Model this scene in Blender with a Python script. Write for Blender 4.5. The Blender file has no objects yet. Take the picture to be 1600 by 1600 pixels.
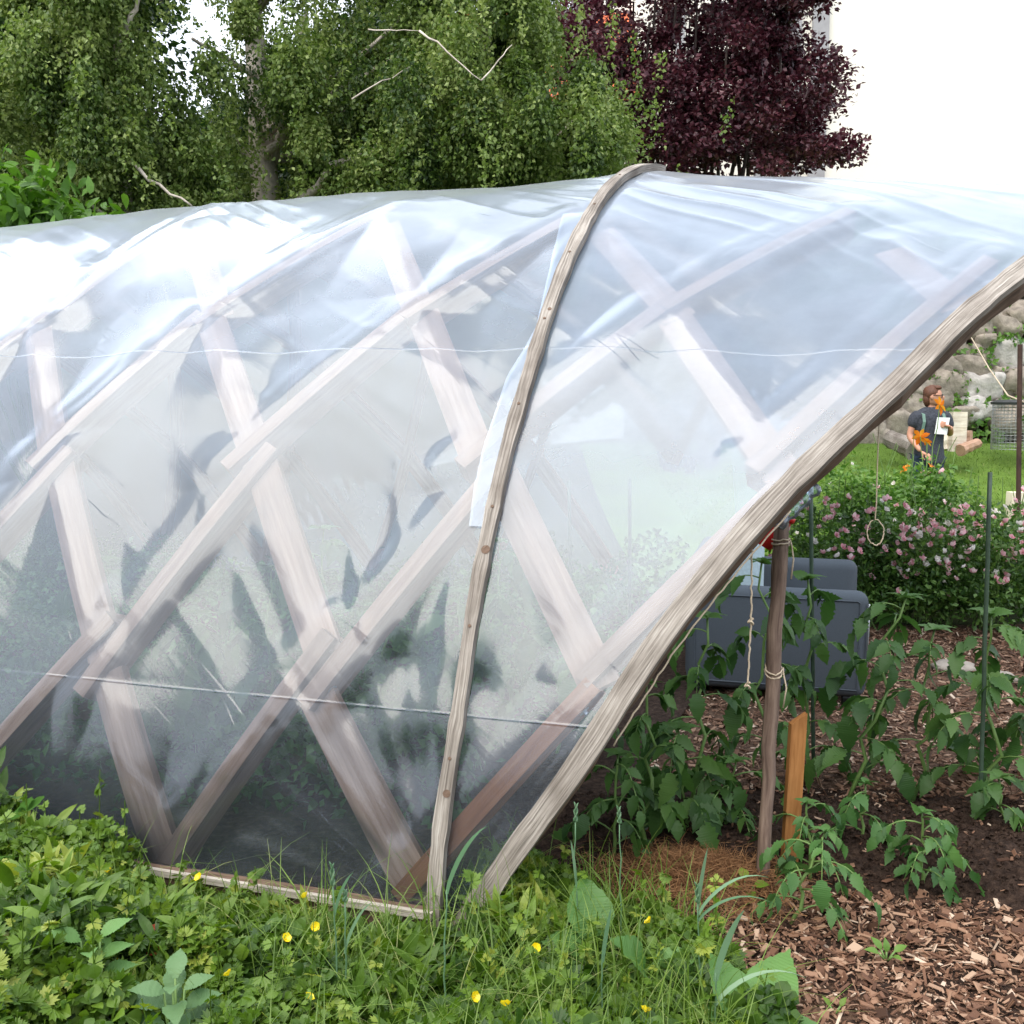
import bpy, bmesh, math, random
import numpy as np
from mathutils import Vector, Matrix
random.seed(7); RNG = np.random.default_rng(7)
sc = bpy.context.scene
COL = sc.collection
R = math.radians

# ------------------------------------------------------------------ camera, sky, sun, exposure
F_PX, CAM_H, PITCH = 1600.0, 1.7, math.atan(180 / 1600)
cam_d = bpy.data.cameras.new('camera'); cam = bpy.data.objects.new('camera', cam_d); COL.objects.link(cam)
cam_d.sensor_width = 36; cam_d.lens = 36; cam_d.clip_start = .05; cam_d.clip_end = 500
cam.location = (0, 0, CAM_H); cam.rotation_euler = (math.pi / 2 - PITCH, 0, 0)
sc.camera = cam

SUN_EL, SUN_AZ = R(56), R(222)          # azimuth measured clockwise from +Y: behind the camera, to its left
w = bpy.data.worlds.new('World'); sc.world = w; w.use_nodes = True
nt = w.node_tree; bg = nt.nodes['Background']
sky = nt.nodes.new('ShaderNodeTexSky'); sky.sky_type = 'NISHITA'; sky.sun_disc = False
sky.sun_elevation = SUN_EL; sky.sun_rotation = SUN_AZ; sky.dust_density = 2.0
tc = nt.nodes.new('ShaderNodeTexCoord'); mp = nt.nodes.new('ShaderNodeMapping'); mp.inputs['Scale'].default_value = (1.2, 1.2, 3.0)
ns = nt.nodes.new('ShaderNodeTexNoise'); ns.inputs['Scale'].default_value = 1.6; ns.inputs['Detail'].default_value = 6
rp = nt.nodes.new('ShaderNodeValToRGB'); rp.color_ramp.elements[0].position = .33; rp.color_ramp.elements[1].position = .55
rp.color_ramp.elements[0].color = (.66, .66, .66, 1)
mx = nt.nodes.new('ShaderNodeMix'); mx.data_type = 'RGBA'; mx.inputs['B'].default_value = (8.5, 9.1, 10.1, 1)
nt.links.new(tc.outputs['Generated'], mp.inputs[0]); nt.links.new(mp.outputs[0], ns.inputs['Vector'])
nt.links.new(ns.outputs['Fac'], rp.inputs[0]); nt.links.new(rp.outputs[0], mx.inputs['Factor'])
nt.links.new(sky.outputs[0], mx.inputs['A']); # unseen bright sky patch at far left, added to whiten the upper film
bd_ = Vector((math.sin(R(314)) * math.cos(R(43)), math.cos(R(314)) * math.cos(R(43)), math.sin(R(43))))
vd = nt.nodes.new('ShaderNodeVectorMath'); vd.operation = 'DOT_PRODUCT'; vd.inputs[1].default_value = bd_; nt.links.new(tc.outputs['Generated'], vd.inputs[0])
mr = nt.nodes.new('ShaderNodeMapRange'); mr.interpolation_type = 'SMOOTHERSTEP'; mr.inputs['From Min'].default_value = .89; mr.inputs['From Max'].default_value = .99
mr.inputs['To Min'].default_value = 1.0; mr.inputs['To Max'].default_value = 2.2; nt.links.new(vd.outputs['Value'], mr.inputs['Value'])
sca = nt.nodes.new('ShaderNodeVectorMath'); sca.operation = 'SCALE'; nt.links.new(mx.outputs['Result'], sca.inputs[0]); nt.links.new(mr.outputs[0], sca.inputs['Scale'])
nt.links.new(sca.outputs[0], bg.inputs['Color'])
bg.inputs['Strength'].default_value = .12
sun_d = bpy.data.lights.new('sun', 'SUN'); sun = bpy.data.objects.new('sun', sun_d); COL.objects.link(sun)
sun_d.energy = 2.1; sun_d.angle = R(60); sun_d.color = (1, .92, .80)
_sd = Vector((math.sin(SUN_AZ) * math.cos(SUN_EL), math.cos(SUN_AZ) * math.cos(SUN_EL), math.sin(SUN_EL)))
sun.rotation_euler = _sd.to_track_quat('Z', 'Y').to_euler()
sc.view_settings.view_transform = 'Standard'; sc.view_settings.look = 'None'
sc.view_settings.exposure = 0.9; sc.view_settings.gamma = 1
sc.render.engine = 'CYCLES'
sc.cycles.transparent_max_bounces = 16; sc.cycles.max_bounces = 8; sc.cycles.use_denoising = True
sc.cycles.caustics_reflective = False; sc.cycles.caustics_refractive = False

# ------------------------------------------------------------------ helpers
C0 = np.array([0, 0, CAM_H])
def ray(x, y):
    a = (x - 800) / F_PX; b = (800 - y) / F_PX
    return np.array([a, math.cos(PITCH) + b * math.sin(PITCH), -math.sin(PITCH) + b * math.cos(PITCH)])
def at_z(x, y, z=0.0):
    d = ray(x, y); return C0 + d * (z - CAM_H) / d[2]
def at_Y(x, y, Y):
    d = ray(x, y); return C0 + d * Y / d[1]
def nrm(v):
    v = np.asarray(v, float); n = np.linalg.norm(v, axis=-1, keepdims=True); return v / np.where(n < 1e-9, 1, n)
def terr(x, y):
    x = np.asarray(x, float); y = np.asarray(y, float)
    t = np.clip((y - 9) / 9, 0, 1.0)
    return .86 * t * t * np.clip((x + 3) / 4, 0, 1)

_h = lambda i, j, s: (np.sin(i * 127.1 + j * 311.7 + s * 74.7) * 43758.5453) % 1.0
def vnoise(x, y, s=0):
    x = np.asarray(x, float); y = np.asarray(y, float)
    i = np.floor(x); j = np.floor(y); fx = x - i; fy = y - j
    fx = fx * fx * fx * (fx * (fx * 6 - 15) + 10); fy = fy * fy * fy * (fy * (fy * 6 - 15) + 10)
    a = _h(i, j, s); b = _h(i + 1, j, s); c = _h(i, j + 1, s); d = _h(i + 1, j + 1, s)
    return (a * (1 - fx) + b * fx) * (1 - fy) + (c * (1 - fx) + d * fx) * fy

class Geo:
    """collects vertices, faces, uv per vertex, a random number and a material slot per face"""
    def __init__(s): s.V = []; s.P = []; s.U = []; s.Rn = []; s.M = []; s.n = 0
    def add(s, V, polys, uv=None, rnd=.5, m=0):
        V = np.asarray(V, float).reshape(-1, 3); s.V.append(V)
        s.U.append(np.zeros((len(V), 2)) if uv is None else np.asarray(uv, float))
        for p in polys:
            p = np.asarray(p, int)
            if len(p) == 0: continue
            s.P.append(p + s.n); s.Rn.append(np.broadcast_to(np.asarray(rnd, float), (len(p),)).copy()); s.M.append(np.full(len(p), m))
        s.n += len(V)
    def tube(s, pts, rad, seg=8, rnd=.5, m=0, cap=True, squash=None, wob=0):
        pts = np.asarray(pts, float); n = len(pts); rad = np.broadcast_to(np.asarray(rad, float), (n,))
        T = np.gradient(pts, axis=0); T = nrm(T)
        ref = np.array([0, 0, 1.]) if abs(T[0][2]) < .9 else np.array([1., 0, 0])
        X = nrm(np.cross(T[0], ref)); L = np.concatenate([[0], np.cumsum(np.linalg.norm(np.diff(pts, axis=0), axis=1))])
        ang = np.arange(seg) * 2 * math.pi / seg; V = []; U = []
        for k in range(n):
            X = nrm(X - T[k] * np.dot(X, T[k])); Y = np.cross(T[k], X)
            rr = rad[k] * (1 + (wob * (RNG.random(seg) - .5) if wob else 0))
            V.append(pts[k] + (np.cos(ang) * rr)[:, None] * X + (np.sin(ang) * rr)[:, None] * Y * (squash or 1))
            U.append(np.stack([np.full(seg, L[k]), ang * rad.max()], 1))
        q = []
        for k in range(n - 1):
            for j in range(seg):
                q.append((k * seg + j, k * seg + (j + 1) % seg, (k + 1) * seg + (j + 1) % seg, (k + 1) * seg + j))
        polys = [q]
        if cap: polys += [[list(range(seg))[::-1]], [[(n - 1) * seg + j for j in range(seg)]]]
        s.add(np.concatenate(V), polys, np.concatenate(U), rnd, m)
    def bar(s, pts, side, nor, w, d, rnd=.5, m=0, jit=0):
        """rectangular sweep: corners pts +- side*w/2, from the surface (0) to -nor*d"""
        pts = np.asarray(pts, float); n = len(pts); side = np.broadcast_to(side, (n, 3)); nor = np.broadcast_to(nor, (n, 3))
        w = np.broadcast_to(np.asarray(w, float), (n,))[:, None] / 2; d = np.broadcast_to(np.asarray(d, float), (n,))[:, None]
        if jit: w = w * (1 + jit * (vnoise(np.arange(n) * .7, 3.3, jit * 91 + 5)[:, None] - .5))
        c = [pts - side * w, pts + side * w, pts + side * w - nor * d, pts - side * w - nor * d]
        L = np.concatenate([[0], np.cumsum(np.linalg.norm(np.diff(pts, axis=0), axis=1))])
        for k in range(4):
            a, b = c[k], c[(k + 1) % 4]
            V = np.empty((2 * n, 3)); V[0::2] = a; V[1::2] = b
            wd = float(np.linalg.norm(a[0] - b[0])); U = np.empty((2 * n, 2)); U[0::2, 0] = L; U[1::2, 0] = L; U[0::2, 1] = k * .3; U[1::2, 1] = k * .3 + wd
            i = np.arange(n - 1) * 2
            s.add(V, [np.stack([i + 1, i, i + 2, i + 3], 1)], U, rnd, m)
        for k, o in ((0, 1), (-1, -1)):
            V = np.array([c[j][k] for j in range(4)])
            s.add(V, [[[0, 1, 2, 3][::o]]], [(0, 0), (.0, .05), (.02, .05), (.02, 0)], rnd, m)
    def scatter(s, T, pos, dr, up, size, rnd, m=0):
        TV, TP = T; pos = np.asarray(pos, float); N = len(pos)
        if N == 0: return
        y = nrm(dr); x = nrm(np.cross(y, up)); z = np.cross(x, y); size = np.broadcast_to(np.asarray(size, float), (N,))
        B = np.stack([x, y, z], 1)
        V = np.einsum('kc,ncd->nkd', TV, B) * size[:, None, None] + pos[:, None, :]
        k = len(TV); off = (np.arange(N) * k)[:, None, None]
        s.V.append(V.reshape(-1, 3)); s.U.append(np.tile(TV[:, :2], (N, 1)))
        rnd = np.broadcast_to(np.asarray(rnd, float), (N,))
        for p in TP:
            p = np.asarray(p, int); q = (p[None] + off).reshape(-1, p.shape[1]) + s.n
            s.P.append(q); s.Rn.append(np.repeat(rnd, len(p))); s.M.append(np.full(len(q), m))
        s.n += N * k
    def data(s, name, mats, smooth=False):
        me = bpy.data.meshes.new(name); V = np.concatenate(s.V); me.vertices.add(len(V)); me.vertices.foreach_set('co', V.ravel())
        tot = np.concatenate([np.full(len(p), p.shape[1]) for p in s.P]); idx = np.concatenate([p.ravel() for p in s.P])
        me.loops.add(len(idx)); me.loops.foreach_set('vertex_index', idx.astype(np.int32))
        me.polygons.add(len(tot)); me.polygons.foreach_set('loop_start', np.concatenate([[0], np.cumsum(tot)[:-1]]).astype(np.int32))
        me.update(calc_edges=True)
        uvl = me.uv_layers.new(name='UVMap'); uvl.data.foreach_set('uv', np.concatenate(s.U)[idx].ravel())
        at = me.attributes.new('rnd', 'FLOAT', 'FACE'); at.data.foreach_set('value', np.concatenate(s.Rn))
        me.polygons.foreach_set('use_smooth', np.full(len(tot), bool(smooth)))
        for mt in (mats if isinstance(mats, (list, tuple)) else [mats]): me.materials.append(mt)
        me.polygons.foreach_set('material_index', np.concatenate(s.M).astype(np.int32))
        me.update(); return me
    def build(s, name, mats, parent=None, smooth=False):
        return link(name, s.data(name, mats, smooth), parent)
def link(name, me, parent=None):
    o = bpy.data.objects.new(name, me); COL.objects.link(o)
    if parent is not None:
        o.parent = parent; o.matrix_parent_inverse = Matrix.Translation(-parent.location)
    return o
def tag(o, label=None, cat=None, group=None, kind=None):
    if label: o['label'] = label
    if cat: o['category'] = cat
    if group: o['group'] = group
    if kind: o['kind'] = kind
    return o
def thing(name, label, cat, loc=(0, 0, 0), group=None):
    o = bpy.data.objects.new(name, None); COL.objects.link(o); o.location = Vector([float(v) for v in loc]); o.empty_display_size = .1
    return tag(o, label, cat, group)
def copy_tree(o, parent=None):
    c = o.copy(); COL.objects.link(c); c.parent = parent
    if parent is not None: c.matrix_parent_inverse = o.matrix_parent_inverse
    for ch in list(o.children): copy_tree(ch, c)
    return c
def recentre(o, loc):
    """move a single-mesh thing's origin to loc without moving its geometry"""
    loc = Vector([float(v) for v in loc]); o.data.transform(Matrix.Translation(-loc)); o.location = loc; return o
def box(g, lo, hi, rnd=.5, m=0):
    x0, y0, z0 = lo; x1, y1, z1 = hi
    V = np.array([(x0, y0, z0), (x1, y0, z0), (x1, y1, z0), (x0, y1, z0), (x0, y0, z1), (x1, y0, z1), (x1, y1, z1), (x0, y1, z1)])
    g.add(V, [[(0, 3, 2, 1), (4, 5, 6, 7), (0, 1, 5, 4), (1, 2, 6, 5), (2, 3, 7, 6), (3, 0, 4, 7)]], V[:, [0, 2]], rnd, m)
def blob(g, c, r, seg=14, ring=9, bump=.1, seed=0, rnd=.5, m=0, rot=0, p=1.0):
    """an irregular rounded lump"""
    th = np.linspace(0, math.pi, ring); ph = np.arange(seg) * 2 * math.pi / seg
    V = []
    for t in th:
        for f in ph:
            d = np.array([math.sin(t) * math.cos(f), math.sin(t) * math.sin(f), math.cos(t)])
            d = np.sign(d) * np.abs(d) ** p
            k = 1 + bump * (vnoise(d[0] * 2.3 + seed * 3.1, d[1] * 2.3 + d[2] * 1.7, seed) - .5) * 2
            V.append(d * k * np.asarray(r))
    V = np.array(V); ca, sa = math.cos(rot), math.sin(rot)
    V = np.stack([V[:, 0] * ca - V[:, 1] * sa, V[:, 0] * sa + V[:, 1] * ca, V[:, 2]], 1)
    q = [(i * seg + j, (i + 1) * seg + j, (i + 1) * seg + (j + 1) % seg, i * seg + (j + 1) % seg) for i in range(ring - 1) for j in range(seg)]
    g.add(V + np.asarray(c), [q], V[:, :2], rnd, m)

# ------------------------------------------------------------------ materials
def newmat(name):
    m = bpy.data.materials.new(name); m.use_nodes = True; n = m.node_tree
    return m, n, n.nodes['Principled BSDF'], n.nodes['Material Output']
def N(n, t, **kw):
    o = n.nodes.new(t)
    for k, v in kw.items():
        if k in o.inputs: o.inputs[k].default_value = v
        else: setattr(o, k, v)
    return o
def ramp(n, cols, pos=None):
    r = n.nodes.new('ShaderNodeValToRGB'); e = r.color_ramp.elements
    pos = pos or [i / (len(cols) - 1) for i in range(len(cols))]
    while len(e) < len(cols): e.new(.5)
    for i, (c, p) in enumerate(zip(cols, pos)): e[i].position = p; e[i].color = (*c, 1)
    return r
def leafmat(name, cols, trans=.35, rough=.45, spec=.4, pos=None, vein=0):
    m, n, b, out = newmat(name); L = n.links.new
    a = N(n, 'ShaderNodeAttribute', attribute_name='rnd'); r = ramp(n, cols, pos); L(a.outputs['Fac'], r.inputs[0])
    L(r.outputs[0], b.inputs['Base Color']); b.inputs['Roughness'].default_value = rough; b.inputs['Specular IOR Level'].default_value = spec
    t = N(n, 'ShaderNodeBsdfTranslucent'); h = N(n, 'ShaderNodeHueSaturation', Saturation=1.1, Value=1.35); L(r.outputs[0], h.inputs['Color']); L(h.outputs[0], t.inputs[0])
    mx = N(n, 'ShaderNodeMixShader', Fac=trans); L(b.outputs[0], mx.inputs[1]); L(t.outputs[0], mx.inputs[2]); L(mx.outputs[0], out.inputs[0])
    if vein:
        uv = N(n, 'ShaderNodeUVMap'); wv = N(n, 'ShaderNodeTexWave', Scale=vein, Distortion=1.5, bands_direction='Y'); L(uv.outputs[0], wv.inputs[0])
        bp = N(n, 'ShaderNodeBump', Strength=.22, Distance=.003); L(wv.outputs['Fac'], bp.inputs['Height']); L(bp.outputs[0], b.inputs['Normal'])
    return m
def woodmat(name, cols, sx=3, sy=70, bump=.4, rough=.75, blotch=.5):
    m, n, b, out = newmat(name); L = n.links.new
    uv = N(n, 'ShaderNodeUVMap'); mp = N(n, 'ShaderNodeMapping'); mp.inputs['Scale'].default_value = (sx, sy, 1); L(uv.outputs[0], mp.inputs[0])
    n1 = N(n, 'ShaderNodeTexNoise', Scale=1.0, Detail=6, Roughness=.65, Distortion=.6); L(mp.outputs[0], n1.inputs['Vector'])
    r = ramp(n, cols, [.25, .45, .6, .8][:len(cols)] if len(cols) == 4 else None); L(n1.outputs['Fac'], r.inputs[0])
    g = N(n, 'ShaderNodeNewGeometry'); n2 = N(n, 'ShaderNodeTexNoise', Scale=5.0, Detail=4); L(g.outputs['Position'], n2.inputs['Vector'])
    mx = N(n, 'ShaderNodeMix', data_type='RGBA', blend_type='MULTIPLY'); mx.inputs['Factor'].default_value = blotch
    r2 = ramp(n, [(.45, .4, .36), (1.1, 1.08, 1.05)], [.3, .65]); L(n2.outputs['Fac'], r2.inputs[0])
    L(r.outputs[0], mx.inputs['A']); L(r2.outputs[0], mx.inputs['B']); L(mx.outputs['Result'], b.inputs['Base Color'])
    b.inputs['Roughness'].default_value = rough; b.inputs['Specular IOR Level'].default_value = .25
    bp = N(n, 'ShaderNodeBump', Strength=bump, Distance=.006); L(n1.outputs['Fac'], bp.inputs['Height']); L(bp.outputs[0], b.inputs['Normal'])
    return m
def plain(name, col, rough=.6, var=.25, scale=8, bump=.15, metal=0, spec=.4, dist=.01):
    m, n, b, out = newmat(name); L = n.links.new
    g = N(n, 'ShaderNodeNewGeometry'); n1 = N(n, 'ShaderNodeTexNoise', Scale=scale, Detail=6, Roughness=.6); L(g.outputs['Position'], n1.inputs['Vector'])
    c = np.array(col); r = ramp(n, [tuple(c * (1 - var)), tuple(np.minimum(c * (1 + var), .95))], [.3, .7]); L(n1.outputs['Fac'], r.inputs[0])
    L(r.outputs[0], b.inputs['Base Color']); b.inputs['Roughness'].default_value = rough; b.inputs['Metallic'].default_value = metal; b.inputs['Specular IOR Level'].default_value = spec
    if bump: bp = N(n, 'ShaderNodeBump', Strength=bump, Distance=dist); L(n1.outputs['Fac'], bp.inputs['Height']); L(bp.outputs[0], b.inputs['Normal'])
    return m
def groundmat(name, cols, scale, bump=.6, dist=.02, vor=None):
    m, n, b, out = newmat(name); L = n.links.new
    g = N(n, 'ShaderNodeNewGeometry'); n1 = N(n, 'ShaderNodeTexNoise', Scale=scale, Detail=9, Roughness=.7); L(g.outputs['Position'], n1.inputs['Vector'])
    r = ramp(n, cols, None if len(cols) != 3 else [.32, .5, .72]); L(n1.outputs['Fac'], r.inputs[0])
    n2 = N(n, 'ShaderNodeTexNoise', Scale=1.7, Detail=3); L(g.outputs['Position'], n2.inputs['Vector'])
    mx = N(n, 'ShaderNodeMix', data_type='RGBA', blend_type='MULTIPLY'); mx.inputs['Factor'].default_value = .6
    r2 = ramp(n, [(.55, .55, .55), (1.15, 1.15, 1.15)], [.3, .7]); L(n2.outputs['Fac'], r2.inputs[0]); L(r.outputs[0], mx.inputs['A']); L(r2.outputs[0], mx.inputs['B'])
    L(mx.outputs['Result'], b.inputs['Base Color']); b.inputs['Roughness'].default_value = .95; b.inputs['Specular IOR Level'].default_value = .15
    bp = N(n, 'ShaderNodeBump', Strength=bump, Distance=dist); L(n1.outputs['Fac'], bp.inputs['Height']); L(bp.outputs[0], b.inputs['Normal'])
    return m

M = {}
M['wood_grey'] = woodmat('weathered_grey_wood', [(.075, .066, .058), (.25, .225, .20), (.385, .355, .325), (.53, .50, .47)], 4, 150, .8, .8, .8)
M['wood_lam'] = woodmat('pale_sawn_wood', [(.24, .13, .085), (.39, .235, .16), (.47, .30, .215), (.56, .40, .31)], 2, 40, .2, .7, .35)
M['wood_brown'] = woodmat('red_brown_sawn_wood', [(.22, .075, .03), (.38, .145, .06), (.46, .19, .085), (.54, .26, .13)], 2, 40, .2, .7, .35)
M['wood_orange'] = woodmat('orange_sawn_wood', [(.26, .105, .03), (.38, .17, .055), (.44, .205, .07), (.50, .26, .10)], 5, 60, .25, .7, .4)
M['bark'] = woodmat('brown_bark', [(.05, .032, .022), (.13, .085, .06), (.20, .135, .10), (.28, .20, .15)], 6, 60, .8)
M['lath'] = woodmat('pale_weathered_lath', [(.22, .19, .16), (.42, .38, .33), (.56, .52, .46), (.66, .62, .56)], 5, 120, .6)
M['pole_wood'] = woodmat('bare_pole_wood', [(.07, .045, .035), (.18, .125, .10), (.26, .19, .15), (.34, .26, .21)], 5, 50, .7)
M['wood_pale'] = woodmat('fresh_split_wood', [(.45, .36, .26), (.68, .60, .50), (.78, .72, .63), (.82, .78, .7)], 3, 30, .3)
M['soil'] = groundmat('dark_garden_soil', [(.018, .011, .008), (.05, .031, .023), (.12, .078, .055)], 38, .9, .03)
M['chip_bed'] = groundmat('bark_mulch_ground', [(.035, .02, .013), (.12, .07, .045), (.26, .17, .12)], 45, 1, .02)
M['ground'] = groundmat('rough_ground', [(.02, .025, .01), (.04, .05, .018), (.07, .085, .03)], 20, .6, .03)
M['lawn'] = groundmat('mown_lawn', [(.07, .13, .018), (.11, .19, .03), (.16, .25, .045)], 30, .6, .02)
M['chips'] = leafmat('wood_chips', [(.05, .026, .017), (.14, .072, .045), (.25, .14, .088), (.36, .235, .16), (.55, .43, .33)], .0, .8, .2, [0, .35, .68, .92, 1])
M['straw'] = leafmat('straw_mulch', [(.12, .055, .025), (.24, .12, .055), (.34, .19, .09)], .1, .8, .2)
M['cover'] = leafmat('groundcover_leaves', [(.032, .078, .009), (.078, .152, .016), (.145, .24, .026), (.27, .32, .05)], .35, .45, .4, [0, .4, .8, 1])
M['grass'] = leafmat('grass_blades', [(.06, .12, .015), (.12, .20, .028), (.20, .29, .06), (.30, .32, .12)], .35, .45, .4, [0, .5, .92, 1])
M['wheat'] = leafmat('blue_green_cereal', [(.09, .19, .09), (.15, .27, .15), (.22, .33, .2)], .3, .5, .35)
M['tomato'] = leafmat('tomato_leaves', [(.030, .08, .02), (.062, .14, .032), (.105, .205, .048)], .3, .5, .4, vein=5)
M['tomato_light'] = leafmat('young_tomato_leaves', [(.04, .11, .028), (.07, .17, .045), (.11, .23, .06)], .3, .5, .4, vein=5)
M['stem'] = plain('green_stem', (.13, .22, .06), .5, .2, 20, 0)
M['birch'] = leafmat('birch_leaves', [(.035, .072, .016), (.105, .17, .034), (.19, .265, .065), (.30, .37, .12)], .35, .45, .4, [0, .4, .8, 1])
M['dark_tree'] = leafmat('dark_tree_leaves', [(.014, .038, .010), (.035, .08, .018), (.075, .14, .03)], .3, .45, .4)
M['shrub'] = leafmat('bright_shrub_leaves', [(.05, .12, .015), (.09, .20, .025), (.15, .29, .045)], .35, .45, .4)
M['purple'] = leafmat('purple_leaves', [(.032, .007, .013), (.075, .018, .029), (.13, .04, .052), (.19, .085, .095)], .2, .4, .4, [0, .5, .85, 1])
M['rose_leaf'] = leafmat('rose_leaves', [(.032, .085, .016), (.075, .16, .03), (.14, .25, .055)], .3, .4, .4)
M['bed_leaf'] = leafmat('flower_bed_leaves', [(.05, .13, .02), (.10, .21, .035), (.17, .30, .06)], .35, .45, .4)
M['pink'] = leafmat('pink_petals', [(.68, .25, .32), (.80, .46, .52), (.85, .70, .70)], .3, .6, .2)
M['white_petal'] = leafmat('white_petals', [(.8, .74, .68), (.82, .8, .78)], .3, .6, .2)
M['orange_petal'] = leafmat('orange_petals', [(.70, .16, .015), (.80, .27, .03), (.85, .42, .06)], .3, .6, .2)
M['yellow_petal'] = leafmat('yellow_petals', [(.84, .62, .01), (.88, .72, .03)], .25, .3, .5)
M['red_leaf'] = leafmat('red_leaf', [(.42, .05, .03), (.55, .12, .05)], .3, .5, .3, vein=8)
M['broad'] = leafmat('broad_leaves', [(.06, .15, .03), (.10, .22, .05), (.15, .29, .08)], .3, .45, .4, vein=8)
M['grey_leaf'] = leafmat('grey_green_leaves', [(.06, .13, .045), (.10, .19, .075), (.15, .26, .11)], .3, .5, .35, vein=8)
M['birch_bark'] = plain('birch_bark', (.56, .49, .42), .8, .5, 7, .5)
M['dark_bark'] = plain('dark_bark', (.05, .035, .03), .9, .4, 12, .6)
M['stone'] = plain('granite_boulder', (.31, .265, .22), .9, .4, 7, .8, dist=.05)
M['stone_light'] = plain('pale_boulder', (.48, .45, .42), .9, .3, 7, .8, dist=.05)
M['sofa'] = plain('blue_grey_upholstery', (.075, .087, .101), .9, .12, 260, .25, spec=.3, dist=.002)
M['cushion'] = plain('pale_blue_cloth', (.45, .55, .58), .9, .1, 60, .2)
M['metal'] = plain('grey_metal', (.45, .46, .47), .35, .2, 20, .0, metal=.9)
M['dark_metal'] = plain('dark_metal', (.05, .055, .06), .5, .2, 20, .0, metal=.3)
M['stake'] = plain('green_plastic_stake', (.045, .075, .05), .45, .2, 30, .1)
M['twine'] = plain('hemp_twine', (.52, .43, .32), .9, .25, 200, .2)
M['rust'] = plain('rusty_post', (.055, .03, .022), .8, .4, 15, .3)
M['red'] = plain('red_plastic', (.55, .015, .02), .35, .1, 10, 0)
M['white_plastic'] = plain('white_plastic', (.75, .75, .72), .4, .08, 10, 0)
M['cream'] = plain('cream_board', (.78, .72, .55), .7, .08, 10, .1)
M['wall_cream'] = plain('cream_render', (.83, .79, .69), .9, .03, 1.2, .1)
M['wall_grey'] = plain('grey_stone_strip', (.34, .335, .34), .9, .15, 3, .2)
M['tile'] = woodmat('red_roof_tiles', [(.40, .075, .03), (.58, .13, .055), (.66, .17, .07), (.7, .22, .1)], 3, 12, .8, .8, .3)
M['glass'] = plain('dark_window_glass', (.03, .035, .04), .08, .1, 1, 0, spec=.8)
M['skin'] = plain('skin', (.52, .26, .175), .55, .08, 30, 0)
M['hair'] = plain('brown_hair', (.10, .04, .022), .6, .35, 60, .3)
M['shirt'] = woodmat('dark_checked_shirt', [(.022, .025, .035), (.045, .05, .065), (.06, .066, .085), (.11, .12, .14)], 60, 60, .1, .9, .2)
M['jeans'] = plain('blue_jeans', (.025, .04, .085), .85, .2, 30, .1)
M['strap'] = plain('green_strap', (.13, .22, .18), .7, .1, 20, 0)
M['black'] = plain('black_plastic', (.01, .01, .01), .3, .1, 20, 0)
M['paper'] = plain('white_paper', (.8, .82, .83), .7, .04, 10, 0)

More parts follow.
